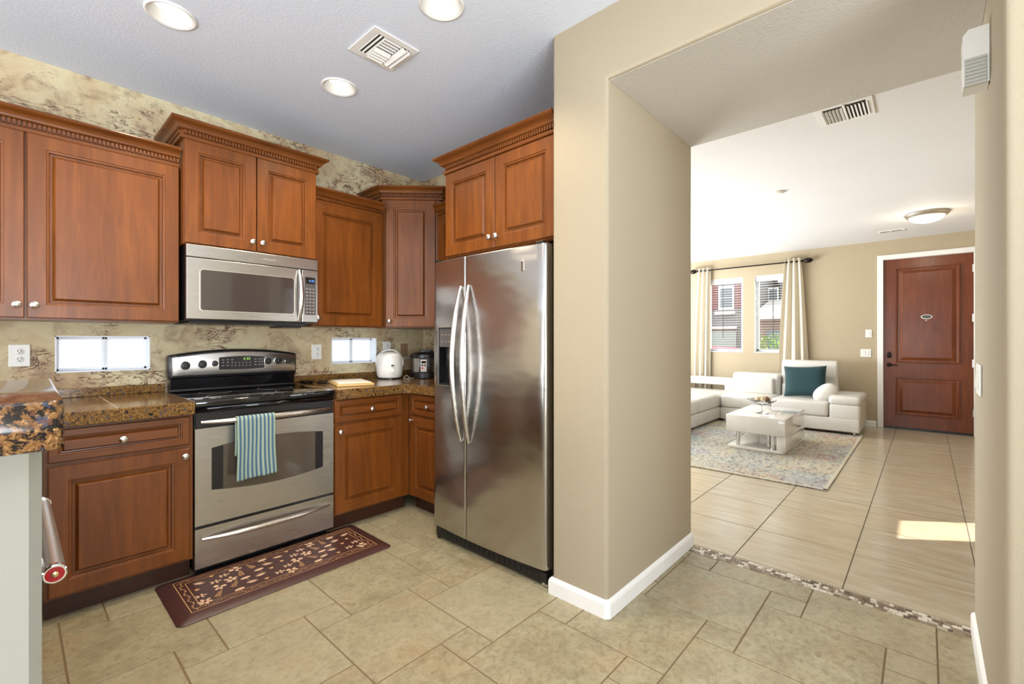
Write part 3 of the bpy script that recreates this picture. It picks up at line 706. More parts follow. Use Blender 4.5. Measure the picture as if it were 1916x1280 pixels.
# ---------------------------------------------------------------- refrigerator
def fridge():
    t = thing('refrigerator', 'tall stainless steel side-by-side refrigerator with bowed doors', 'refrigerator', (1.78, 2.312, 0), R(-90)); w = .905
    mb = MB(); mb.box(.004, w-.004, .078, .80, .045, 1.735, .004); mb.done('cabinet_body', 'blackm', t, smooth=False)
    mb = MB(); mb.box(.01, w-.01, .035, .12, .015, .075, .004)
    for i in range(20): mb.box(.06+i*.04, .085+i*.04, .032, .036, .03, .062)
    mb.done('toe_grille', 'blackp', t, smooth=False)
    for x in (.03, w-.03):
        mb = MB(); mb.lathe([(.016, 0), (.022, .004), (.022, .022), (.010, .026), (.010, .05)], o=(x, .055, 0), n=16); mb.done('foot', 'chrome' if x > .5 else 'blackp', t)
    def fy(x): u = (x-w/2)/(w/2); return .022*u*u-.004
    def dr(x0, x1, z0, z1, hole=None, name='door'):
        n = 16; r = .022
        xs = [x0, x0+.004, x0+.010, x0+r]+[x0+r+(x1-x0-2*r)*i/n for i in range(1, n)]+[x1-r, x1-.010, x1-.004, x1]
        def yy(x):
            e = min(x-x0, x1-x); y = fy(x)
            rl = r if (x-x0 < r and x0 < .1) or (x1-x < r and x1 > w-.1) else .006
            if e < rl: y += rl-math.sqrt(max(0, rl*rl-(rl-e)**2))
            return y
        if hole:
            hx0, hx1, hz0, hz1 = hole
            xs = sorted(set(xs+[hx0, hx1])); 
        zs = [z0, z0+.003, z0+.01, z1-.01, z1-.003, z1]
        if hole: zs = sorted(set(zs+[hole[2], hole[3]]))
        mb = MB(); V = {}
        for i, x in enumerate(xs):
            for j, z in enumerate(zs):
                ez = min(z-z0, z1-z); add = .010-math.sqrt(max(0, .01*.01-(.01-min(ez, .01))**2))
                V[i, j] = mb.bm.verts.new((x, yy(x)+add, z))
        for i in range(len(xs)-1):
            for j in range(len(zs)-1):
                if hole and hx0-1e-6 <= xs[i] and xs[i+1] <= hx1+1e-6 and hz0-1e-6 <= zs[j] and zs[j+1] <= hz1+1e-6: continue
                mb.face([V[i, j], V[i+1, j], V[i+1, j+1], V[i, j+1]])
        # sides, top, bottom, back
        nI, nJ = len(xs)-1, len(zs)-1; B = {}
        yb = .074
        def bk(i, j):
            if (i, j) not in B: B[i, j] = mb.bm.verts.new((xs[i], yb, zs[j]))
            return B[i, j]
        for i in range(nI):
            mb.face([V[i, 0], bk(i, 0), bk(i+1, 0), V[i+1, 0]]); mb.face([V[i+1, nJ], bk(i+1, nJ), bk(i, nJ), V[i, nJ]])
        for j in range(nJ):
            mb.face([V[0, j+1], bk(0, j+1), bk(0, j), V[0, j]]); mb.face([V[nI, j], bk(nI, j), bk(nI, j+1), V[nI, j+1]])
        o = mb.done(name, 'steel_fridge', t, ang=40); return o, yy
    sp = .328
    hole = (.066, .232, .978, 1.330)
    d1, y1 = dr(.0, sp-.003, .088, 1.745, hole, 'freezer_door')
    d2, y2 = dr(sp+.003, w, .088, 1.745, None, 'refrigerator_door')
    # dispenser recess
    hx0, hx1, hz0, hz1 = hole; y = fy(.15)
    mb = MB(); y_ = y+.004
    mb.box(hx0, hx1, y+.058, y+.062, hz0, hz1); mb.box(hx0-.001, hx0+.004, y_, y+.06, hz0, hz1); mb.box(hx1-.004, hx1+.001, y_, y+.06, hz0, hz1)
    mb.box(hx0, hx1, y_, y+.06, hz0-.001, hz0+.012); mb.box(hx0, hx1, y_, y+.06, hz1-.004, hz1+.001)
    ds = mb.done('dispenser_recess', 'blackp', d1, smooth=False)
    mb = MB(); mb.box(hx0+.004, hx1-.004, y_+.004, y+.05, 1.210, hz1-.004, .002); cp = mb.done('dispenser_panel', 'keypad', ds, smooth=False)
    mb = MB()
    for i in range(4):
        for j in range(2): mb.box(.088+i*.034, .098+i*.034, y_+.0030, y_+.0042, 1.242+j*.042, 1.246+j*.042)
    mb.done('key_legend', 'grey_print', cp, smooth=False)
    mb = MB(); mb.box(.12, .145, y_+.02, y+.05, 1.08, 1.21, .004); mb.box(.17, .20, y_+.02, y+.05, 1.06, 1.21, .004); mb.done('dispenser_lever', 'blackg', ds)
    mb = MB(); e = .006
    for a in ((hx0-e, hx0, hz0-e, hz1+e), (hx1, hx1+e, hz0-e, hz1+e), (hx0, hx1, hz0-e, hz0), (hx0, hx1, hz1, hz1+.016)): mb.box(a[0], a[1], y-.001, y+.01, a[2], a[3])
    mb.done('dispenser_trim', 'steelv', d1, smooth=False)
    for d, x, s_ in ((d1, sp-.035, 1), (d2, sp+.035, -1)):
        pts = []; n = 24
        for i in range(n+1):
            u = i/n; o = .062*(1-abs(2*u-1)**2.0); pts.append((x+s_*(.010*(1-(2*u-1)**2))*-1, fy(x)-.006-o, .66+u*.91))
        mb = MB(); mb.tube(pts, [.008+.007*min(1, 6*min(i/n, 1-i/n)) for i in range(n+1)], 14); mb.done('handle', 'steelv', d)
    mb = MB(); mb.box(.752, .772, fy(.76)-.003, fy(.76)+.004, 1.612, 1.668, .002); bd = mb.done('badge', 'nickel', d2, smooth=False)
    mb = MB(); mb.box(.757, .760, fy(.76)-.004, fy(.76)-.002, 1.618, 1.662); mb.done('badge_stripe', 'blackp', bd, smooth=False)
    for x in (.03, w-.05):
        mb = MB(); mb.box(x-.02, x+.03, .02, .12, 1.736, 1.756, .004); mb.done('hinge_cover', 'blackp', t, smooth=False)
fridge()
# ---------------------------------------------------------------- counter items
def place(px, d_):  # helper for direction from camera only used for facing angles
    return math.atan2(px, d_)
def rice():
    t = thing('rice_cooker', 'small white rice cooker with carrying handle on the corner countertop', 'rice cooker', (2.14, 3.34, .9335), R(-38))
    mb = MB(); mb.lathe([(.07, .006), (.093, .010), (.103, .030), (.107, .07), (.106, .14), (.103, .178)], n=40); mb.done('cooker_body', 'whitep', t)
    mb = MB(); mb.lathe([(.104, .178), (.103, .190), (.092, .207), (.065, .218), (.03, .222), (0, .223)], n=40); l = mb.done('lid', 'whitep', t)
    mb = MB(); mb.lathe([(.102, .0), (.102, .008), (0, .008)], n=32); mb.done('base_ring', 'blackp', t)
    mb = MB(); pts = [(.110*cos(a), -.005, .135+.105*sin(a)) for a in [R(-25+i*230/18) for i in range(19)]]; mb.tube(pts, .005, 8); mb.done('carrying_handle', 'whitep', t)
    mb = MB(); mb.lathe([(.020, 0), (.020, .004), (.017, .006), (0, .006)], axis='-y', o=(.030, -.100, .112), n=24); s = mb.done('control_ring', 'whitep', t)
    mb = MB(); mb.box(.024, .044, -.110, -.100, .106, .120); mb.done('display', 'blackp', s, smooth=False)
    mb = MB(); mb.lathe([(.017, 0), (.017, .003), (.012, .006), (0, .007)], axis='-y', o=(.032, -.102, .067), n=20); mb.done('cook_lever', 'whitep', t)
    mb = MB(); mb.box(.012, .04, -.101, -.088, .186, .196, .003); mb.done('lid_latch', 'whitep', l)
rice()
def pot():
    t = thing('pressure_cooker', 'black and steel electric pressure cooker in the counter corner', 'pressure cooker', (2.40, 3.17, .9335), R(-42))
    mb = MB(); mb.lathe([(.125, 0), (.14, .006), (.142, .05), (.138, .054)], n=40); mb.done('cooker_base', 'blackp', t)
    mb = MB(); mb.lathe([(.134, .054), (.134, .168)], n=40); mb.done('steel_sleeve', 'steel', t)
    mb = MB(); mb.lathe([(.140, .168), (.142, .180), (.138, .200), (.11, .216), (.05, .222), (0, .223)], n=40); l = mb.done('lid', 'blackp', t)
    mb = MB(); mb.box(-.05, .05, -.02, .02, .215, .238, .006); mb.done('lid_handle', 'blackp', l)
    mb = MB(); mb.box(-.055, .045, -.146, -.118, .050, .168, .006); cpn = mb.done('control_housing', 'blackp', t)
    mb = MB(); mb.box(-.040, .010, -.149, -.144, .058, .160, .003); c = mb.done('control_label', 'steel_label', cpn)
    mb = MB(); mb.box(-.034, .004, -.1505, -.148, .130, .148); mb.done('display', 'blackg', c, smooth=False)
    mb = MB(); 
    for i in range(2): mb.box(-.034+i*.022, -.018+i*.022, -.1505, -.148, .104, .122)
    mb.done('button', 'keypad', c, smooth=False)
    mb = MB(); mb.box(-.034, -.018, -.1505, -.148, .084, .095); mb.done('cancel_button', 'red_enamel', c, smooth=False)['label'] = 'red button'
    for s_ in (-1, 1):
        mb = MB(); mb.box(s_*.132, s_*.165, -.03, .03, .155, .172, .005); mb.done('side_handle', 'blackp', t)
    mb = MB(); pts = [(-.10, -.10, .004), (-.135, -.13, .012), (-.155, -.115, .03), (-.175, -.12, .018), (-.18, -.14, .006), (-.15, -.165, .004), (-.12, -.16, .006)]
    mb.tube(pts, .0022, 6); mb.done('power_cord', 'grey_print', t)
pot()
mb = MB(); mb.box(-.125, .125, -.19, .19, 0, .018, .004)
t = thing('cutting_board', 'pale wooden cutting board with white top lying on the counter right of the range', 'cutting board', (1.665, 3.11, .9335), R(-17))
mb.done('board', 'boardwood', t)
mb = MB(); mb.box(-.108, .112, -.165, .165, .018, .0235, .002); mb.done('white_mat', 'boardtop', t)
t = thing('kitchen_knife', 'small knife with dark wooden handle beside the cutting board', 'knife', (1.56, 3.30, .9335), R(-60))
mb = MB(); mb.box(-.06, .02, -.010, .010, 0, .016, .005); mb.done('handle', 'bronze', t)
mb = MB(); mb.prism([(.02, -.009), (.10, -.007), (.125, .009), (.02, .009)], 'z', .006, .008); mb.done('blade', 'chrome', t, smooth=False)
mb = MB(); mb.lathe([(.036, 0), (.052, .006), (.056, .016), (.053, .016), (.048, .008), (0, .006)], n=28)
tag(mb.done('small_dish', 'blackg', loc=(1.47, 3.40, .9335)), 'small round dark dish on the counter beside the range backguard', 'dish')
# spoon rest tile / granite sample edge
# outlets
M['tan_plate'] = plain('tan_plastic', srgb(150, 120, 92), .5)
def outlet(label, x, z, mat='whitep', y=3.52, w=.078, gang=None):
    t = thing('wall_outlet', label, 'outlet', (x, y, z))
    mb = MB(); mb.box(-w/2, w/2, -.006, -.0005, -.058, .058, .003); p = mb.done('cover_plate', mat, t, smooth=False)
    for dz in (-.020, .020):
        mb = MB(); mb.lathe([(.0165, 0), (.0165, .002), (.015, .003), (0, .003)], axis='-y', o=(0, -.006, dz), n=20); r = mb.done('receptacle', mat, p)
        mb = MB()
        mb.box(-.0075, -.0050, -.0100, -.0088, dz, dz+.008); mb.box(.0050, .0075, -.0100, -.0088, dz, dz+.008); mb.box(-.002, .002, -.0100, -.0088, dz-.009, dz-.005)
        mb.done('slot', 'dark_slot', r, smooth=False)
outlet('white wall outlet left of the small window above the bar', .027, 1.172)
outlet('white wall outlet between the range and the right small window', 1.600, 1.163)
outlet('white wall outlet behind the rice cooker', 2.225, 1.185)
outlet('brownish wall outlet between the rice cooker and the pressure cooker', 2.405, 1.165, 'tan_plate')
# kitchen slot windows
def slotwin(n, rect, y, label):
    x0, x1, z0, z1 = rect
    t = thing('window_%d' % n, label, 'window', (0, 0, 0)); tag(t, kind='structure')
    mb = MB(); e = .006
    for a in ((x0, x0+e, z0, z1), (x1-e, x1, z0, z1), (x0, x1, z0, z0+e), (x0, x1, z1-e, z1)): mb.box(a[0], a[1], y-.001, y+.15, a[2], a[3])
    mb.done('window_reveal', 'vinyl', t, smooth=False)
    mb = MB(); f = .014; xm = (x0+x1)/2+.005; yy = y+.075
    for a in ((x0+e, x0+e+f, z0+e, z1-e), (x1-e-f, x1-e, z0+e, z1-e), (x0+e, x1-e, z0+e, z0+e+f), (x0+e, x1-e, z1-e-f, z1-e), (xm-.013, xm+.013, z0+e, z1-e)): mb.box(a[0], a[1], yy, yy+.03, a[2], a[3], .002, 1)
    mb.box(xm-.001, xm+.001, yy-.002, yy, z0+.01, z1-.01)
    mb.done('window_frame', 'vinyl', t, smooth=False)
    mb = MB(); mb.box(x0+e+f-.003, x1-e-f+.003, yy+.012, yy+.016, z0+e+f-.003, z1-e-f+.003); mb.done('pane', 'frost', t, smooth=False)
slotwin(1, W1, 3.52, 'small horizontal frosted window left of the range')
slotwin(2, W2, 3.52, 'small horizontal frosted window left of the rice cooker')

# ---------------------------------------------------------------- kitchen ceiling
def canlight(label, x, y):
    t = thing('recessed_light', label, 'ceiling light', (x, y, 2.75), 0, 'round recessed lights in the kitchen ceiling')
    mb = MB(); mb.lathe([(.083, 0), (.100, 0), (.100, -.004), (.094, -.007), (.084, -.004)], n=40, caps=False); mb.done('trim_ring', 'white', t)
    mb = MB(); n = 40; mb.rings([[(r*cos(2*pi*i/n), r*sin(2*pi*i/n), h) for i in range(n)] for r, h in ((.084, -.004), (.081, .0), (.057, .036))], False, False); mb.done('baffle', 'baffle_grey', t)
    mb = MB(); mb.lathe([(.058, .0355), (.03, .033), (.0, .032)], n=40, caps=False); mb.done('lamp_lens', 'lampglow', t)
    return t
mb = MB()
CANS = [(.493, 2.572, 'recessed round ceiling light nearest the left upper cabinet'), (1.304, 2.567, 'recessed round ceiling light in front of the microwave cabinet, near the vent'),
        (1.291, 1.60, 'recessed round ceiling light cut by the top edge of the photo'), (.493, 1.60, 'recessed round ceiling light above the photographer')]
ceil = bpy.data.objects['ceiling_kitchen']; bpy.data.meshes.remove(ceil.data)
mb = MB()
def ceil_holes():
    """ceiling slab with round holes so the cans recess into it"""
    bm = mb.bm; cells = []
    xs = [-3.5, .893-.4, 0]; 
    n = 32; r = .084
    boxes = []
    for (x, y, _) in CANS: boxes.append((x-.2, x+.2, y-.2, y+.2, x, y))
    XS = sorted({-3.5, 2.8, *[b[0] for b in boxes], *[b[1] for b in boxes]}); YS = sorted({-3, 3.68, *[b[2] for b in boxes], *[b[3] for b in boxes]})
    for i in range(len(XS)-1):
        for j in range(len(YS)-1):
            cx_, cy_ = (XS[i]+XS[i+1])/2, (YS[j]+YS[j+1])/2
            if any(b[0] < cx_ < b[1] and b[2] < cy_ < b[3] for b in boxes): continue
            mb.face([bm.verts.new(p) for p in ((XS[i], YS[j], 2.75), (XS[i], YS[j+1], 2.75), (XS[i+1], YS[j+1], 2.75), (XS[i+1], YS[j], 2.75))])
    for b in boxes:
        x, y = b[4], b[5]; X = (b[0], b[1]); Y = (b[2], b[3])
        ys = [v for v in YS if Y[0]-1e-6 <= v <= Y[1]+1e-6]; xs_ = [v for v in XS if X[0]-1e-6 <= v <= X[1]+1e-6]
        ring = [(x+r*cos(2*pi*k/n), y+r*sin(2*pi*k/n)) for k in range(n)]
        outer = []
        for k in range(n):
            a = 2*pi*k/n; m_ = max(abs(cos(a)), abs(sin(a))); outer.append((x+.2*cos(a)/m_, y+.2*sin(a)/m_))
        A = [bm.verts.new((*p, 2.75)) for p in outer]; B = [bm.verts.new((*p, 2.75)) for p in ring]
        for k in range(n): mb.face([B[k], B[(k+1) % n], A[(k+1) % n], A[k]])
    mb.box(-3.5, 2.8, -3, 3.68, 2.86, 2.92)
ceil_holes()
struct(mb, 'ceiling_kitchen', 'ceiling_daylight_tint', 'pale textured kitchen ceiling with recessed lights', 'ceiling')
for x, y, l in CANS:
    canlight(l, x, y)
    s = lamp('recessed_bulb', 'SPOT', (x, y, 2.762), 48, (1, .85, .62), dirv=(0, 0, -1)); s.data.spot_size = R(125); s.data.spot_blend = .6; s.data.shadow_soft_size = .05
def vent4(label, x, y, z, w, d, rot=0):
    t = thing('ceiling_vent', label, 'vent', (x, y, z), rot)
    mb = MB(); f = min(.032, w*.2)
    for a in ((-w/2, w/2, -d/2, -d/2+f), (-w/2, w/2, d/2-f, d/2), (-w/2, -w/2+f, -d/2+f, d/2-f), (w/2-f, w/2, -d/2+f, d/2-f)): mb.box(a[0], a[1], a[2], a[3], -.006, -.0005)
    mb.done('frame', 'white', t, smooth=False)
    mb = MB(); mb.box(-w/2+.01, w/2-.01, -d/2+.01, d/2-.01, -.002, -.0008); mb.done('backing', 'vent_dark', t, smooth=False)
    return t
def kitchen_vent():
    t = vent4('square white ceiling vent with slanted louvres in the kitchen ceiling', 1.29, 2.067, 2.75, .255, .255)
    def slat(x0, x1, y0, y1, ang_axis, tilt):
        mb = MB(); 
        if ang_axis == 'x': mb.prism([(y0, -.003), (y1, -.003-tilt), (y1, -.006-tilt), (y0, -.006)], 'x', x0, x1)
        else: mb.prism([(x0, -.003), (x1, -.003-tilt), (x1, -.006-tilt), (x0, -.006)], 'y', y0, y1)
        mb.done('louvre', 'white', t, smooth=False)
    for i in range(3): slat(-.093+i*.021, -.086+i*.021, -.092, .092, 'y', .002)
    for i in range(2): slat(.052+i*.024, .073+i*.024, -.092, .092, 'y', .014)
    for i in range(4): slat(-.044, .046, -.090+i*.023, -.080+i*.023, 'x', .003)
    for i in range(4): slat(-.044, .046, .004+i*.023, .024+i*.023, 'x', .012)
kitchen_vent()

# ---------------------------------------------------------------- anti-fatigue mat
def kmat():
    mb = MB(); x0, x1, y0, y1 = .482, 1.553, 2.392, 2.884; h = .017
    def rr(i, r, n=5):
        P = []
        for cx_, cy_, a0 in ((x1-i-r, y0+i+r, -90), (x1-i-r, y1-i-r, 0), (x0+i+r, y1-i-r, 90), (x0+i+r, y0+i+r, 180)):
            for k in range(n+1): a = R(a0+90*k/n); P.append((cx_+r*cos(a), cy_+r*sin(a)))
        return P
    rs = [[(x, y, z) for x, y in rr(i, r)] for i, r, z in ((.004, .03, .0005), (0, .03, .003), (.002, .03, .0055), (.052, .012, h-.001), (.058, .010, h), (.07, .01, h))]
    mb.rings(rs)
    z = h+.0006
    def strip(ax, ay, bx, by, w, mi):
        d = Vector((bx-ax, by-ay)).normalized(); n = Vector((-d.y, d.x))*w/2; mb.mi = mi
        mb.face([mb.bm.verts.new((ax+n.x*s1, ay+n.y*s1, z)) if k == 0 else mb.bm.verts.new((bx+n.x*s1, by+n.y*s1, z)) for k, s1 in ((0, -1), (1, -1), (1, 1), (0, 1))])
    def frame(i, w):
        a, b, c, d = x0+i, x1-i, y0+i, y1-i
        strip(a-w/2, c, b+w/2, c, w, 1); strip(a-w/2, d, b+w/2, d, w, 1); strip(a, c, a, d, w, 1); strip(b, c, b, d, w, 1)
    frame(.066, .0032); frame(.108, .0030)
    def ell(cx_, cy_, a, b, rot, mi, n=10):
        mb.mi = mi; z_ = z+.0002*random.random()
        mb.face([mb.bm.verts.new((cx_+a*cos(t_)*cos(rot)-b*sin(t_)*sin(rot), cy_+a*cos(t_)*sin(rot)+b*sin(t_)*cos(rot), z_)) for t_ in [2*pi*k/n for k in range(n)]])
    rd = random.Random(3)
    # vine border
    i = .087
    for (ax, ay, bx, by) in ((x0+i, y0+i, x1-i, y0+i), (x0+i, y1-i, x1-i, y1-i), (x0+i, y0+i, x0+i, y1-i), (x1-i, y0+i, x1-i, y1-i)):
        L = math.hypot(bx-ax, by-ay); n = int(L/.011); th = math.atan2(by-ay, bx-ax)
        for k in range(n):
            u = (k+.5)/n; wob = .006*sin(k*.9)
            ell(ax+(bx-ax)*u-sin(th)*wob, ay+(by-ay)*u+cos(th)*wob, .0058, .0022, th+rd.uniform(-1.1, 1.1), 1, 6)
            if k % 3 == 0: ell(ax+(bx-ax)*u+sin(th)*.007*(-1)**k, ay+(by-ay)*u-cos(th)*.007*(-1)**k, .004, .003, rd.uniform(0, 3), 1, 6)
    def daisy(cx_, cy_, s, mi):
        for k in range(6): a = k*pi/3+rd.random(); ell(cx_+cos(a)*s*.9, cy_+sin(a)*s*.9, s*.62, s*.34, a, mi)
    def fern(cx_, cy_, s, rot, mi):
        for k in range(7):
            f = (k/6-.5)*2*s*1.5; w_ = s*(.95-.1*k)
            for sd in (-1, 1): ell(cx_+cos(rot)*f+cos(rot+sd*1.0)*w_*.5, cy_+sin(rot)*f+sin(rot+sd*1.0)*w_*.5, w_*.5, s*.13, rot+sd*1.0, mi, 7)
    def umbel(cx_, cy_, s, rot, mi):
        ell(cx_, cy_, s*1.1, s*.5, rot, mi)
        strip(cx_, cy_, cx_+cos(rot-pi/2)*s*2.0, cy_+sin(rot-pi/2)*s*2.0, .0018, 1)
    def fan(cx_, cy_, s, rot, mi):
        for k in range(7): a = rot+(k-3)*.33; ell(cx_+cos(a)*s*.9, cy_+sin(a)*s*.9, s*.7, s*.13, a, mi, 7)
    def tulip(cx_, cy_, s, rot, mi):
        for k in (-1, 0, 1): a = rot+k*.5; ell(cx_+cos(a)*s*.5, cy_+sin(a)*s*.5, s*.55, s*.2, a, mi)
    cols = 13; rows = 4; k = 0
    for c in range(cols):
        for r_ in range(rows):
            X = x0+.142+(x1-x0-.284)*c/(cols-1)+rd.uniform(-.012, .012); Y = y0+.142+(y1-y0-.284)*r_/(rows-1)+(.014 if c % 2 else -.014)
            f = (c*7+r_*5) % 6; rot = rd.uniform(.9, 2.2)
            if f == 0: daisy(X, Y, .021, 2)
            elif f == 1: fern(X, Y, .019, rot, 1)
            elif f == 2: umbel(X, Y, .022, .1, 2)
            elif f == 3: fan(X, Y-.01, .021, rot, 2)
            elif f == 4: tulip(X, Y, .020, rot, 1)
            else:
                for q in range(5): a = q*1.25; ell(X+cos(a)*.017, Y+sin(a)*.011, .010, .005, a, 2, 8)
    tag(mb.done('kitchen_mat', ['matbrown', 'mattan', 'matcream'], ang=50), 'dark brown cushioned floor mat printed with tan wildflowers in front of the range', 'floor mat')
kmat()

# ---------------------------------------------------------------- passage fittings
def chime():
    t = thing('door_chime', 'white wall chime box with ribbed lower half high on the right jamb of the opening', 'door chime', (2.16, -.155, 2.105), 0)
    # local: x along jamb, y out into the opening, z up
    mb = MB(); mb.prism([(.001, .0), (.062, .0), (.062, .02), (.064, .170), (.050, .188), (.001, .188)], 'x', 0, .085); b = mb.done('housing', 'whitep', t, smooth=False)
    mb = MB(); mb.prism([(.008, -.004), (.060, -.004), (.060, .088), (.008, .088)], 'x', -.008, 0.0)
    for i in range(7): mb.box(-.012, -.008, .010, .058, .006+i*.012, .011+i*.012)
    mb.done('ribbed_grille', 'grille_grey', b, smooth=False)
    mb = MB(); mb.tube([(.006, -.0, -.01), (.004, .002, .05), (.008, .002, .10)], .0025, 6); mb.done('wire', 'bronze', t)
chime()
t = thing('light_switch', 'white switch plate on the right jamb of the opening', 'switch', (2.52, -.155, 1.10))
mb = MB(); mb.box(-.085, .085, .0005, .007, -.06, .06, .003); p = mb.done('cover_plate', 'whitep', t, smooth=False)
for x in (-.045, 0, .045):
    mb = MB(); mb.prism([(.007, -.033), (.012, -.033), (.008, .033), (.007, .033)], 'x', x-.016, x+.016); mb.done('rocker', 'whitep', p, smooth=False)

# ---------------------------------------------------------------- living room shell parts
def entry():
    t = thing('door_1', 'tall cherry-stained two-panel entry door', 'door', (8.45, .455, 0), R(-90)); tag(t, kind='structure')
    w = .915
    mb = MB(); 
    def panel(mb, x0, x1, z0, z1, y): 
        prof = [(0, 0), (.003, .016), (.016, .017), (.022, .003), (.026, .0012), (.040, .0012), (.078, .012), (.080, .0125)]
        mb.rings([[(x0+i, y-d, z0+i), (x1-i, y-d, z0+i), (x1-i, y-d, z1-i), (x0+i, y-d, z1-i)] for i, d in prof])
    mb.box(.0, w, .010, .055, .015, 2.405); s = mb.done('door_slab', 'door_wood', t, smooth=False)
    for z0, z1 in ((.935, 2.275), (.20, .74)):
        mb = MB(); panel(mb, .130, w-.125, z0, z1, .010); mb.done('raised_panel', 'door_wood', s, smooth=False)
    mb = MB(); mb.box(0, w, .012, .06, -.0, .014); mb.box(.0, w, .0, .012, .004, .030, .003); mb.done('door_sweep', 'blackp', t, smooth=False)
    mb = MB(); mb.prism([(.040, 1.005), (.086, 1.005), (.086, 1.075), (.063, 1.095), (.040, 1.075)], 'y', -.010, .010, .004, 2); mb.done('deadbolt', 'bronze', s)
    mb = MB(); mb.lathe([(.030, 0), (.030, .008), (.012, .012), (.011, .045)], axis='-y', o=(.063, .010, .905), n=20); mb.tube([(.063, -.035, .905), (.10, -.038, .907), (.16, -.030, .900)], [.010, .009, .006], 10); mb.done('lever_handle', 'bronze', s)
    mb = MB(); mb.lathe([(.06, 0), (.058, .004), (.0, .004)], axis='-y', n=32)
    for v in mb.bm.verts: v.co.z *= .52
    q = mb.done('name_plaque', 'nickel', s, loc=(.46, .000, 1.578))
    mb = MB(); mb.lathe([(.052, 0), (.052, .001), (.0, .001)], axis='-y', n=32)
    for v in mb.bm.verts: v.co.z *= .48
    mb.done('plaque_field', 'keypad', q, loc=(0, -.004, 0))
    mb = MB(); mb.lathe([(.010, 0), (.009, .006), (0, .008)], axis='-y', n=16); mb.done('peephole', 'chrome', s, loc=(.455, .002, 1.527))
    for z in (.25, .9, 1.5, 2.15):
        mb = MB(); mb.lathe([(.008, 0), (.008, .10)], o=(w-.004, .003, z), n=10); mb.done('hinge', 'nickel', s)
    mb = MB(); c = .068
    for a in ((-c, 0, 0, 2.41), (w, w+c, 0, 2.41), (-c, w+c, 2.4105, 2.478)): mb.box(a[0], a[1], -.018, -.0005, a[2], a[3], .004, 1)
    for a in ((-.006, -.0, 0, 2.41), (w+.001, w+.004, 0, 2.41), (0, w, 2.407, 2.41)): mb.box(a[0], a[1], .001, .15, a[2], a[3])
    o = mb.done('trim_1', 'white', None, smooth=False); o.location = (8.45, .455, 0); o.rotation_euler = (0, 0, R(-90)); tag(o, 'white casing around the entry door', 'trim', kind='structure')
entry()
def sw(label, y, z, w, n):
    t = thing('light_switch', label, 'switch', (8.45, y, z), R(-90))
    mb = MB(); mb.box(-w/2, w/2, -.007, -.0005, -.058, .058, .003); p = mb.done('cover_plate', 'whitep', t, smooth=False)
    for i in range(n):
        x = (i-(n-1)/2)*.046; mb = MB(); mb.box(x-.016, x+.016, -.011, -.007, -.033, .033, .002); mb.done('rocker', 'whitep', p, smooth=False)
sw('single white switch beside the entry door, upper of the two', .622, 1.355, .075, 1)
sw('wide double white switch beside the entry door, lower of the two', .655, 1.068, .125, 2)
def livwin(n, rect, label):
    y0, y1, z0, z1 = rect
    t = thing('window_%d' % n, label, 'window', (0, 0, 0)); tag(t, kind='structure'); X = 8.45
    mb = MB(); e = .008
    for a in ((y0, y0+e, z0, z1), (y1-e, y1, z0, z1), (y0, y1, z1-e, z1)): mb.box(X-.0, X+.15, a[0], a[1], a[2], a[3])
    mb.box(X-.012, X+.15, y0-.01, y1+.01, z0-.0, z0+.014, .003, 1); mb.done('window_reveal', 'vinyl', t, smooth=False)
    mb = MB(); f = .04; xx = X+.09
    for a in ((y0+e, y0+e+f, z0+e, z1-e), (y1-e-f, y1-e, z0+e, z1-e), (y0+e, y1-e, z0+.014, z0+.014+f), (y0+e, y1-e, z1-e-f, z1-e)): mb.box(xx, xx+.04, a[0], a[1], a[2], a[3], .003, 1)
    mb.done('window_frame', 'vinyl', t, smooth=False)
    mb = MB(); mb.box(xx+.018, xx+.021, y0+e+f-.004, y1-e-f+.004, z0+.014+f-.004, z1-e-f+.004); mb.done('pane', 'pane', t, smooth=False)
    b = thing('window_blind', 'open white slatted blind in the %s living room window' % ('left' if n == 3 else 'right'), 'blind', (X+.04, (y0+y1)/2, z0), 0)
    hw = (y1-y0)/2-e-.004
    mb = MB(); mb.box(-.022, .022, -hw, hw, z1-z0-.095, z1-z0-.010, .003, 1); mb.done('head_rail', 'white', b, smooth=False)
    mb = MB(); k = 0; zz = .03
    while zz < z1-z0-.10:
        mb.box(-.0235, .0235, -hw, hw, zz, zz+.0022); zz += .042
    mb.done('slats', 'white', b, smooth=False)
    for yy in (-.2, .2):
        mb = MB(); mb.tube([(-.024, yy, .03), (-.024, yy, z1-z0-.09)], .0012, 5); mb.done('ladder_cord', 'grey_print', b)
    mb = MB(); mb.tube([(-.034, .02 if n == 3 else .03, .25), (-.034, .02 if n == 3 else .03, z1-z0-.09)], .006, 6); mb.done('tilt_wand', 'keypad', b)
livwin(3, LW1, 'left living room window between the curtains')
livwin(4, LW2, 'right living room window between the curtains')
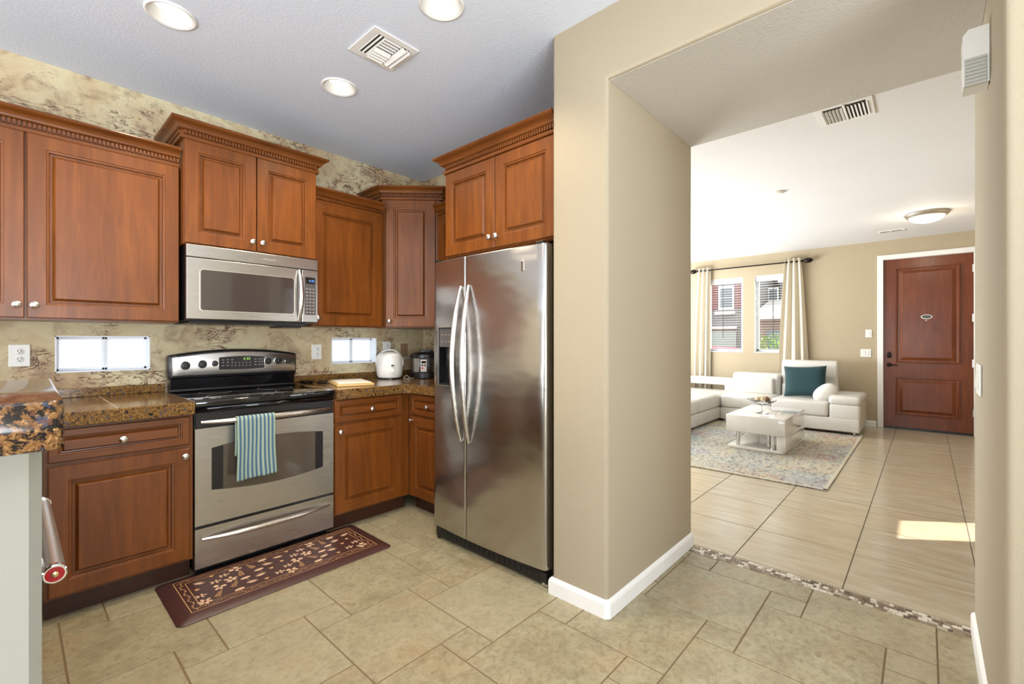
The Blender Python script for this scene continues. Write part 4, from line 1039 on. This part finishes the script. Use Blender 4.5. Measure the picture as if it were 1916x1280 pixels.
def curtain(label, yt0, yt1, yb0, yb1, ztop, zbot, seed):
    t = bmesh.new(); nx, nz = 72, 24; rd = random.Random(seed); ph = rd.random()*6; V = []
    for j in range(nz+1):
        u = j/nz; z = ztop+(zbot-ztop)*u; row = []
        for i in range(nx+1):
            s = i/nx; a = yt0+(yt1-yt0)*s; b = yb0+(yb1-yb0)*s; k = u**.8
            y = a*(1-k)+b*k; amp = .028+.018*u
            x = 8.375+amp*sin(s*pi*2*3.2+ph+.5*sin(2*u+ph))+.008*sin(s*31+ph)*u
            row.append(t.verts.new((x, y+.01*sin(s*pi*9+1)*u, z)))
        V.append(row)
    for j in range(nz):
        for i in range(nx): f = t.faces.new([V[j][i], V[j][i+1], V[j+1][i+1], V[j+1][i]]); f.smooth = True
    me = bpy.data.meshes.new('curtain'); t.to_mesh(me); t.free(); me.materials.append(M['curtain'])
    o = bpy.data.objects.new('curtain', me); C.objects.link(o); md = o.modifiers.new('thick', 'SOLIDIFY'); md.thickness = .003
    tag(o, label, 'curtain')
curtain('cream curtain panel left of the living room windows', 3.07, 2.84, 3.17, 2.86, 2.56, .03, 1)
curtain('cream curtain panel right of the living room windows, ending behind the sofa', 1.68, 1.46, 1.80, 1.33, 2.56, .03, 2)
t = thing('curtain_rod', 'dark bronze curtain rod with oval finials above the living room windows', 'curtain rod', (8.365, 2.25, 2.505))
mb = MB(); mb.tube([(0, -.80, 0), (0, .80, 0)], .011, 12); mb.done('pole', 'bronze', t)
for s_ in (-1, 1):
    mb = MB(); mb.lathe([(.011, .80), (.022, .808), (.014, .816), (.014, .83), (.032, .85), (.042, .885), (.034, .925), (.012, .95), (0, .952)], axis='y', n=20)
    if s_ < 0:
        for v in mb.bm.verts: v.co.y *= -1
        bmesh.ops.reverse_faces(mb.bm, faces=mb.bm.faces[:])
    mb.done('finial', 'bronze', t)
    mb = MB(); mb.box(.0, .082, s_*.775-.008, s_*.775+.008, -.03, .008); mb.done('bracket', 'bronze', t, smooth=False)
# ceiling items living
t = thing('ceiling_light', 'round flush ceiling light with brushed ring and glowing glass bowl near the entry door', 'ceiling light', (6.95, -.005, 2.69))
mb = MB(); mb.lathe([(.10, -.0005), (.19, -.0005), (.195, -.012), (.185, -.03), (.165, -.045), (.155, -.04)], n=48); mb.done('metal_ring', 'nickel', t)
mb = MB(); mb.lathe([(.158, -.040), (.15, -.06), (.12, -.085), (.07, -.102), (.0, -.108)], n=48); mb.done('glass_bowl', 'domeglow', t)
lamp('ceiling_light_bulb', 'POINT', (6.95, -.005, 2.50), 8, (1, .88, .7), shadow_soft_size=.12)
def barvent(label, x, y, w, d):
    t = vent4(label, x, y, 2.69, w, d)
    n = 12; mb = MB()
    for side in (-1, 1):
        for i in range(6):
            yy = side*(.012+(d/2-.03)*i/6); mb.prism([(yy, -.002), (yy+side*.004, -.002), (yy+side*.012, -.010), (yy+side*.009, -.010)], 'x', -w/2+.06, w/2-.035)
    mb.box(-w/2+.02, w/2-.02, -.006, .006, -.012, -.002)
    mb.done('louvres', 'white', t, smooth=False)
barvent('rectangular white ceiling vent just past the opening', 3.53, .375, .30, .28)
barvent('small white ceiling vent near the far wall, left of the round ceiling light', 7.78, .34, .15, .28)
# recessed patches on ceiling
mb = MB(); mb.lathe([(.05, -.001), (.05, -.012), (.04, -.02), (0, -.02)], n=24)
tag(mb.done('smoke_detector', 'white', loc=(5.0, 1.06, 2.69)), 'small round white smoke detector on the living room ceiling', 'smoke detector')

# ---------------------------------------------------------------- sofa
def rbox(name, parent, x0, x1, y0, y1, z0, z1, b=.03, mat='leather', puff=0, **kw):
    mb = MB(); mb.box(x0, x1, y0, y1, z0, z1, min(b, abs(x1-x0)*.45, abs(y1-y0)*.45, abs(z1-z0)*.45), 4)
    return mb.done(name, mat, parent, ang=60)
def sofa():
    t = thing('sectional_sofa', 'white leather L-shaped sectional sofa with low open corner back', 'sofa', (0, 0, 0))
    # long run against the wall
    rbox('sofa_base', t, 7.37, 8.30, .635, 2.36, .045, .225, .02)
    rbox('armrest', t, 7.372, 8.22, .630, .965, .20, .405, .03)
    rbox('armrest_cushion', t, 7.365, 8.225, .622, .972, .395, .515, .045)
    for y0, y1 in ((.972, 1.66), (1.665, 2.355)): rbox('seat_cushion', t, 7.36, 8.06, y0, y1, .222, .425, .04)
    rbox('backrest', t, 8.02, 8.28, .945, 1.66, .38, .60, .04)
    rbox('backrest', t, 7.98, 8.28, 1.67, 2.36, .38, .735, .05)
    rbox('back_cushion', t, 7.90, 8.06, 1.74, 2.33, .405, .665, .04)
    mb = MB(); mb.prism([(8.02, .50), (8.06, .56), (8.06, .66), (8.02, .72), (8.02, .90), (8.05, .95), (8.14, .96), (8.20, .90), (8.22, .50)], 'y', .948, 1.655, .025, 3)
    mb.done('headrest', 'leather', t, ang=60)
    # corner + chaise toward the camera
    rbox('corner_base', t, 7.37, 8.30, 2.362, 3.35, .045, .225, .02)
    rbox('corner_seat', t, 7.36, 8.20, 2.36, 3.35, .222, .415, .045)
    rbox('chaise_base', t, 5.3, 7.365, 2.37, 3.35, .045, .225, .02)
    for x0, x1 in ((6.50, 7.355), (5.60, 6.495), (5.28, 5.595)): rbox('chaise_seat', t, x0, x1, 2.36, 3.34, .222, .43, .045)
    # open frame back on the corner
    mb = MB(); mb.prism([(2.36, .40), (2.52, .40), (2.52, .50), (3.2, .50), (3.2, .40), (3.36, .40), (3.36, .625), (2.36, .625)], 'x', 8.10, 8.28, .018, 3); mb.done('open_frame_back', 'leather', t, ang=60)
    for x, y in ((7.44, .70), (8.2, .70), (7.42, 2.30), (6.5, 2.42), (5.4, 2.42), (7.44, 1.6)):
        mb = MB(); mb.tube([(x, y, .0125), (x, y, .05)], .02, 12); mb.done('foot', 'chrome', t)
sofa()
def pillow(w, h, th, name, mat, loc, rot, label, cat, corner=.07):
    mb = MB(); n = 18; bm = mb.bm; grid = {}
    for s_ in (-1, 1):
        for i in range(n+1):
            for j in range(n+1):
                u, v = 2*i/n-1, 2*j/n-1
                if s_ == 1 and (i in (0, n) or j in (0, n)): grid[s_, i, j] = grid[-1, i, j]; continue
                k = 1-corner*(1-abs(v)**2)*abs(u)**3; k2 = 1-corner*(1-abs(u)**2)*abs(v)**3
                d = (max(0, (1-u**4)*(1-v**4)))**.55
                grid[s_, i, j] = bm.verts.new((u*w/2*k, s_*th/2*d, v*h/2*k2))
        for i in range(n):
            for j in range(n):
                q = [grid[s_, i, j], grid[s_, i+1, j], grid[s_, i+1, j+1], grid[s_, i, j+1]]
                mb.face(q if s_ < 0 else q[::-1])
    o = mb.done(name, mat, None, ang=80); o.location = loc; o.rotation_euler = rot; tag(o, label, cat); return o
pillow(.54, .46, .17, 'throw_pillow', 'velvet', (7.80, 1.31, .655), (R(-14), R(-3), R(-90)), 'square dark teal velvet pillow leaning on the white sofa', 'pillow')
mb = MB(); mb.lathe([(.112*(1-abs(k/12)**2.4)**.5, .165*k/12) for k in range(-12, 13)], axis='y', n=28)
for v in mb.bm.verts: v.co.x *= .8
o = mb.done('bolster_cushion', 'leather', None, ang=70); o.location = (7.60, 1.035, .520); o.rotation_euler = (R(-42), 0, 0); tag(o, 'round white leather bolster cushion leaning between the teal pillow and the sofa arm', 'cushion')
# coffee table
def coffee():
    t = thing('coffee_table', 'white glossy low coffee table with chrome posts standing on the patterned rug', 'coffee table', (5.6, 1.12, .0128))
    mb = MB(); mb.box(0, 1.04, 0, .605, .195, .385, .006, 2); mb.done('tabletop_box', 'lacquer', t, ang=60)
    mb = MB(); mb.box(0.02, 1.04, 0.0, .09, .03, .197, .006, 2); mb.done('side_panel', 'lacquer', t, ang=60)
    P = []
    for cx_, cy_, a0 in ((1.04-.05, .05, -90), (1.04-.05, .60-.05, 0), (.05, .60-.05, 90), (.06, .06, 180)):
        for k in range(6): a = R(a0+90*k/5); P.append((cx_+.05*cos(a), cy_+.05*sin(a)))
    mb = MB(); mb.prism(P, 'z', 0, .032, .004, 2); mb.done('base_plate', 'lacquer', t, ang=60)
    for x, y in ((.06, .49), (.06, .135), (.28, .22), (.9, .49)):
        mb = MB(); mb.tube([(x, y, .030), (x, y, .197)], .019, 16); mb.done('post', 'chrome', t)
coffee()
t = thing('glass_compote', 'clear footed glass bowl on the white coffee table', 'bowl', (5.93, 1.42, .3985))
mb = MB(); prof = [(.065, 0), (.062, .006), (.02, .016), (.011, .03), (.010, .075), (.016, .09), (.05, .102), (.10, .122), (.145, .152), (.165, .160), (.163, .164), (.14, .157), (.095, .129), (.045, .110), (0, .104)]
n = 40; mb.rings([[(r*cos(2*pi*i/n), r*sin(2*pi*i/n), h) for i in range(n)] for r, h in prof]); mb.done('glass_bowl', 'glass', t, ang=80)
for k, (dx, dy, r, m_) in enumerate(((-.03, .04, .034, 'beige_ball'), (.03, .01, .034, 'beige_ball'), (0, -.045, .033, 'pine_ball'), (.06, -.03, .03, 'pine_ball'), (-.055, -.02, .03, 'beige_ball'))):
    bm = bmesh.new(); bmesh.ops.create_icosphere(bm, subdivisions=3, radius=r); me = bpy.data.meshes.new('decorative_ball'); 
    for f in bm.faces: f.smooth = True
    for v in bm.verts: v.co *= 1+.05*random.random()*(m_ == 'pine_ball')
    bm.to_mesh(me); bm.free(); me.materials.append(M[m_]); o = bpy.data.objects.new('decorative_ball', me); C.objects.link(o)
    o.location = (5.93+dx, 1.42+dy, .3985+.128+r+(.006 if math.hypot(dx, dy) > .05 else 0)); tag(o, '%s decorative ball heaped in the glass bowl' % ('pale beige woven' if m_ == 'beige_ball' else 'rough brown'), 'decoration', 'balls in the glass bowl, %s ones' % ('beige' if m_ == 'beige_ball' else 'brown'))
# area rug
mb = MB(); mb.box(4.54, 7.60, .605, 3.7, .0005, .011, .003, 1); mb.mi = 1
for a in ((4.545, 7.595, .61, .635), (4.545, 7.595, 3.67, 3.695), (4.545, 4.575, .61, 3.695), (7.565, 7.595, .61, 3.695)): mb.box(*a, .0108, .0118)
tag(mb.done('area_rug', ['rug', 'rug_edge'], smooth=False), 'large faded multicolour area rug with pale binding under the coffee table', 'rug')

# ---------------------------------------------------------------- outside
mb = MB(); mb.box(8.7, 40, -20, 30, -.25, -.12); mb.box(-12, 8.7, 5.2, 20, -.25, -.12); tag(mb.done('street_pavement', 'asphalt', smooth=False), 'pale pavement outside the living room windows', 'ground', kind='structure')
def house(label, X, y0, y1, ztop, mat):
    t = thing('neighbour_house', label, 'house', (X, (y0+y1)/2, -.12)); mb = MB(); mb.box(0, 8, -(y1-y0)/2, (y1-y0)/2, 0, ztop); mb.done('wall', mat, t, smooth=False); return t
h1 = house('grey stucco house with red side panels seen through the left living room window', 20, 5.03, 12, 5.6, 'stucco_grey')
def on(t, name, mat, y0, y1, z0, z1, d=.06, X=20):
    mb = MB(); mb.box(-d, .02, y0-t.location.y, y1-t.location.y, z0-t.location.z, z1-t.location.z); return mb.done(name, mat, t, smooth=False)
HX = lambda u: 20*(.67301-(u-958)/851.6*.73963)/(.73963+(u-958)/851.6*.67301)
HZ = lambda u, v: 1.25+(637.5-v)/851.6*(20*.73963+HX(u)*.67301)
w = on(h1, 'window_trim', 'white', HX(1374), HX(1345), HZ(1360, 580), HZ(1360, 535)); on(h1, 'window', 'ext_win', HX(1371), HX(1349), HZ(1360, 576), HZ(1360, 539), .09)
mb = MB(); o = on(h1, 'window_bar', 'white', HX(1371), HX(1349), HZ(1360, 558.5), HZ(1360, 557), .11)
on(h1, 'red_panel', 'stucco_red', HX(1343), HX(1325), HZ(1335, 580), HZ(1335, 533)); on(h1, 'red_panel', 'stucco_red', HX(1391), HX(1376), HZ(1384, 576), HZ(1384, 526))
on(h1, 'ledge', 'white', HX(1376), HX(1340), HZ(1358, 588), HZ(1358, 583), .2)
on(h1, 'garage_header', 'white', HX(1380), HX(1320), HZ(1350, 615), HZ(1350, 612), .15); on(h1, 'garage_door', 'stucco_tan', HX(1380), HX(1320), HZ(1350, 618), HZ(1350, 615), .08)
on(h1, 'garage_panel', 'garage_grey', HX(1378), HX(1320), -.1, HZ(1350, 619), .05)
mb = MB(); mb.prism([(-.8, 5.5), (4, 7.6), (8.8, 5.5)], 'y', -3.48, 3.48); mb.done('roof', 'roof', h1, smooth=False)
h2 = house('grey house with pale tiled porch roof seen through the right living room window', 22, -3, 4.6, 5.9, 'stucco_grey')
X2 = 22; HX2 = lambda u: HX(u)*1.1; HZ2 = lambda u, v: 1.25+(HZ(u, v)-1.25)*1.1
on(h2, 'window_trim', 'white', HX2(1457), HX2(1438), HZ2(1447, 570), HZ2(1447, 539)); on(h2, 'window', 'ext_win', HX2(1455), HX2(1440), HZ2(1447, 568), HZ2(1447, 541), .09)
on(h2, 'belt_trim', 'white', HX2(1480), 4.6, HZ2(1440, 574), HZ2(1440, 572), .1)
on(h2, 'eave', 'white', HX2(1500), 4.6, HZ2(1440, 532), HZ2(1440, 524), .4)
mb = MB(); mb.prism([(-.3, 5.8), (4, 8), (8.3, 5.8)], 'y', -4.0, 3.75); mb.done('roof', 'roof', h2, smooth=False)
# porch in front of house 2
pr_ = thing('porch', 'low garage wing with pale sloping tile roof in front of the grey house', 'garage', (19, 2.6, -.12))
mb = MB(); mb.box(0, 2.6, -4, 2.1, 0, 2.15); mb.done('wall', 'stucco_tan', pr_, smooth=False)
mb = MB(); mb.prism([(-.5, 2.15), (-.5, 2.25), (2.65, 3.1), (2.65, 2.15)], 'y', -4.2, 2.3); mb.done('roof', 'roof', pr_, smooth=False)
mb = MB(); mb.box(-.05, 0, -1.6, 1.8, .1, 1.75); mb.done('garage_door', 'ext_win', pr_, smooth=False)
# bush
def bush():
    t = thing('bush', 'bright green leafy bush outside the right living room window', 'bush', (12.5, 2.75, -.12)); rd = random.Random(4)
    mb = MB()
    for k in range(1500):
        a = rd.uniform(0, 2*pi); r = rd.random()**.5*.95; y = r*cos(a)*.8-.15; x = r*sin(a)*.6
        top = 1.48-.22*(r**2)+.25*max(0, -y); z = rd.uniform(.1, top)+.12*rd.random(); s = rd.uniform(.03, .06)
        mb.mi = 0 if rd.random() < .65 else 1
        d = Vector((rd.uniform(-1, 1), rd.uniform(-1, 1), rd.uniform(.2, 1.4))).normalized(); e = d.cross(Vector((rd.random(), rd.random(), rd.random()))).normalized()
        p = Vector((x, y, z)); mb.face([mb.bm.verts.new(q) for q in (p-d*s, p+e*s*.35, p+d*s, p-e*s*.35)])
    mb.done('leaves', ['leaf', 'leafd'], t, smooth=False)
    mb = MB()
    for k in range(7): a = k*.9; mb.tube([(.1*cos(a), .1*sin(a), 0), (.5*cos(a), .6*sin(a), .9)], [.02, .008], 6)
    mb.done('stems', 'bronze', t)
bush()
t = thing('parked_car', 'low red car parked outside the left living room window', 'car', (15.2, 4.9, -.12), R(90))
mb = MB(); mb.prism([(-1.9, .25), (-1.95, .62), (-1.5, .80), (-.75, .86), (-.3, 1.16), (.7, 1.18), (1.2, .90), (1.85, .82), (1.95, .35), (1.9, .25)], 'y', -.8, .8, .06, 3); mb.done('car_body', 'carpaint', t)
mb = MB(); mb.prism([(-.68, .86), (-.27, 1.12), (.66, 1.14), (1.08, .90)], 'y', -.805, .805); mb.done('side_glass', 'ext_win', t, smooth=False)
for x in (-1.2, 1.2):
    for y in (-.72, .72):
        mb = MB(); mb.lathe([(.0, -.1), (.30, -.1), (.31, -.06), (.31, .06), (.30, .1), (0, .1)], axis='y', o=(x, y, .31), n=24); mb.done('wheel', 'blackp', t)
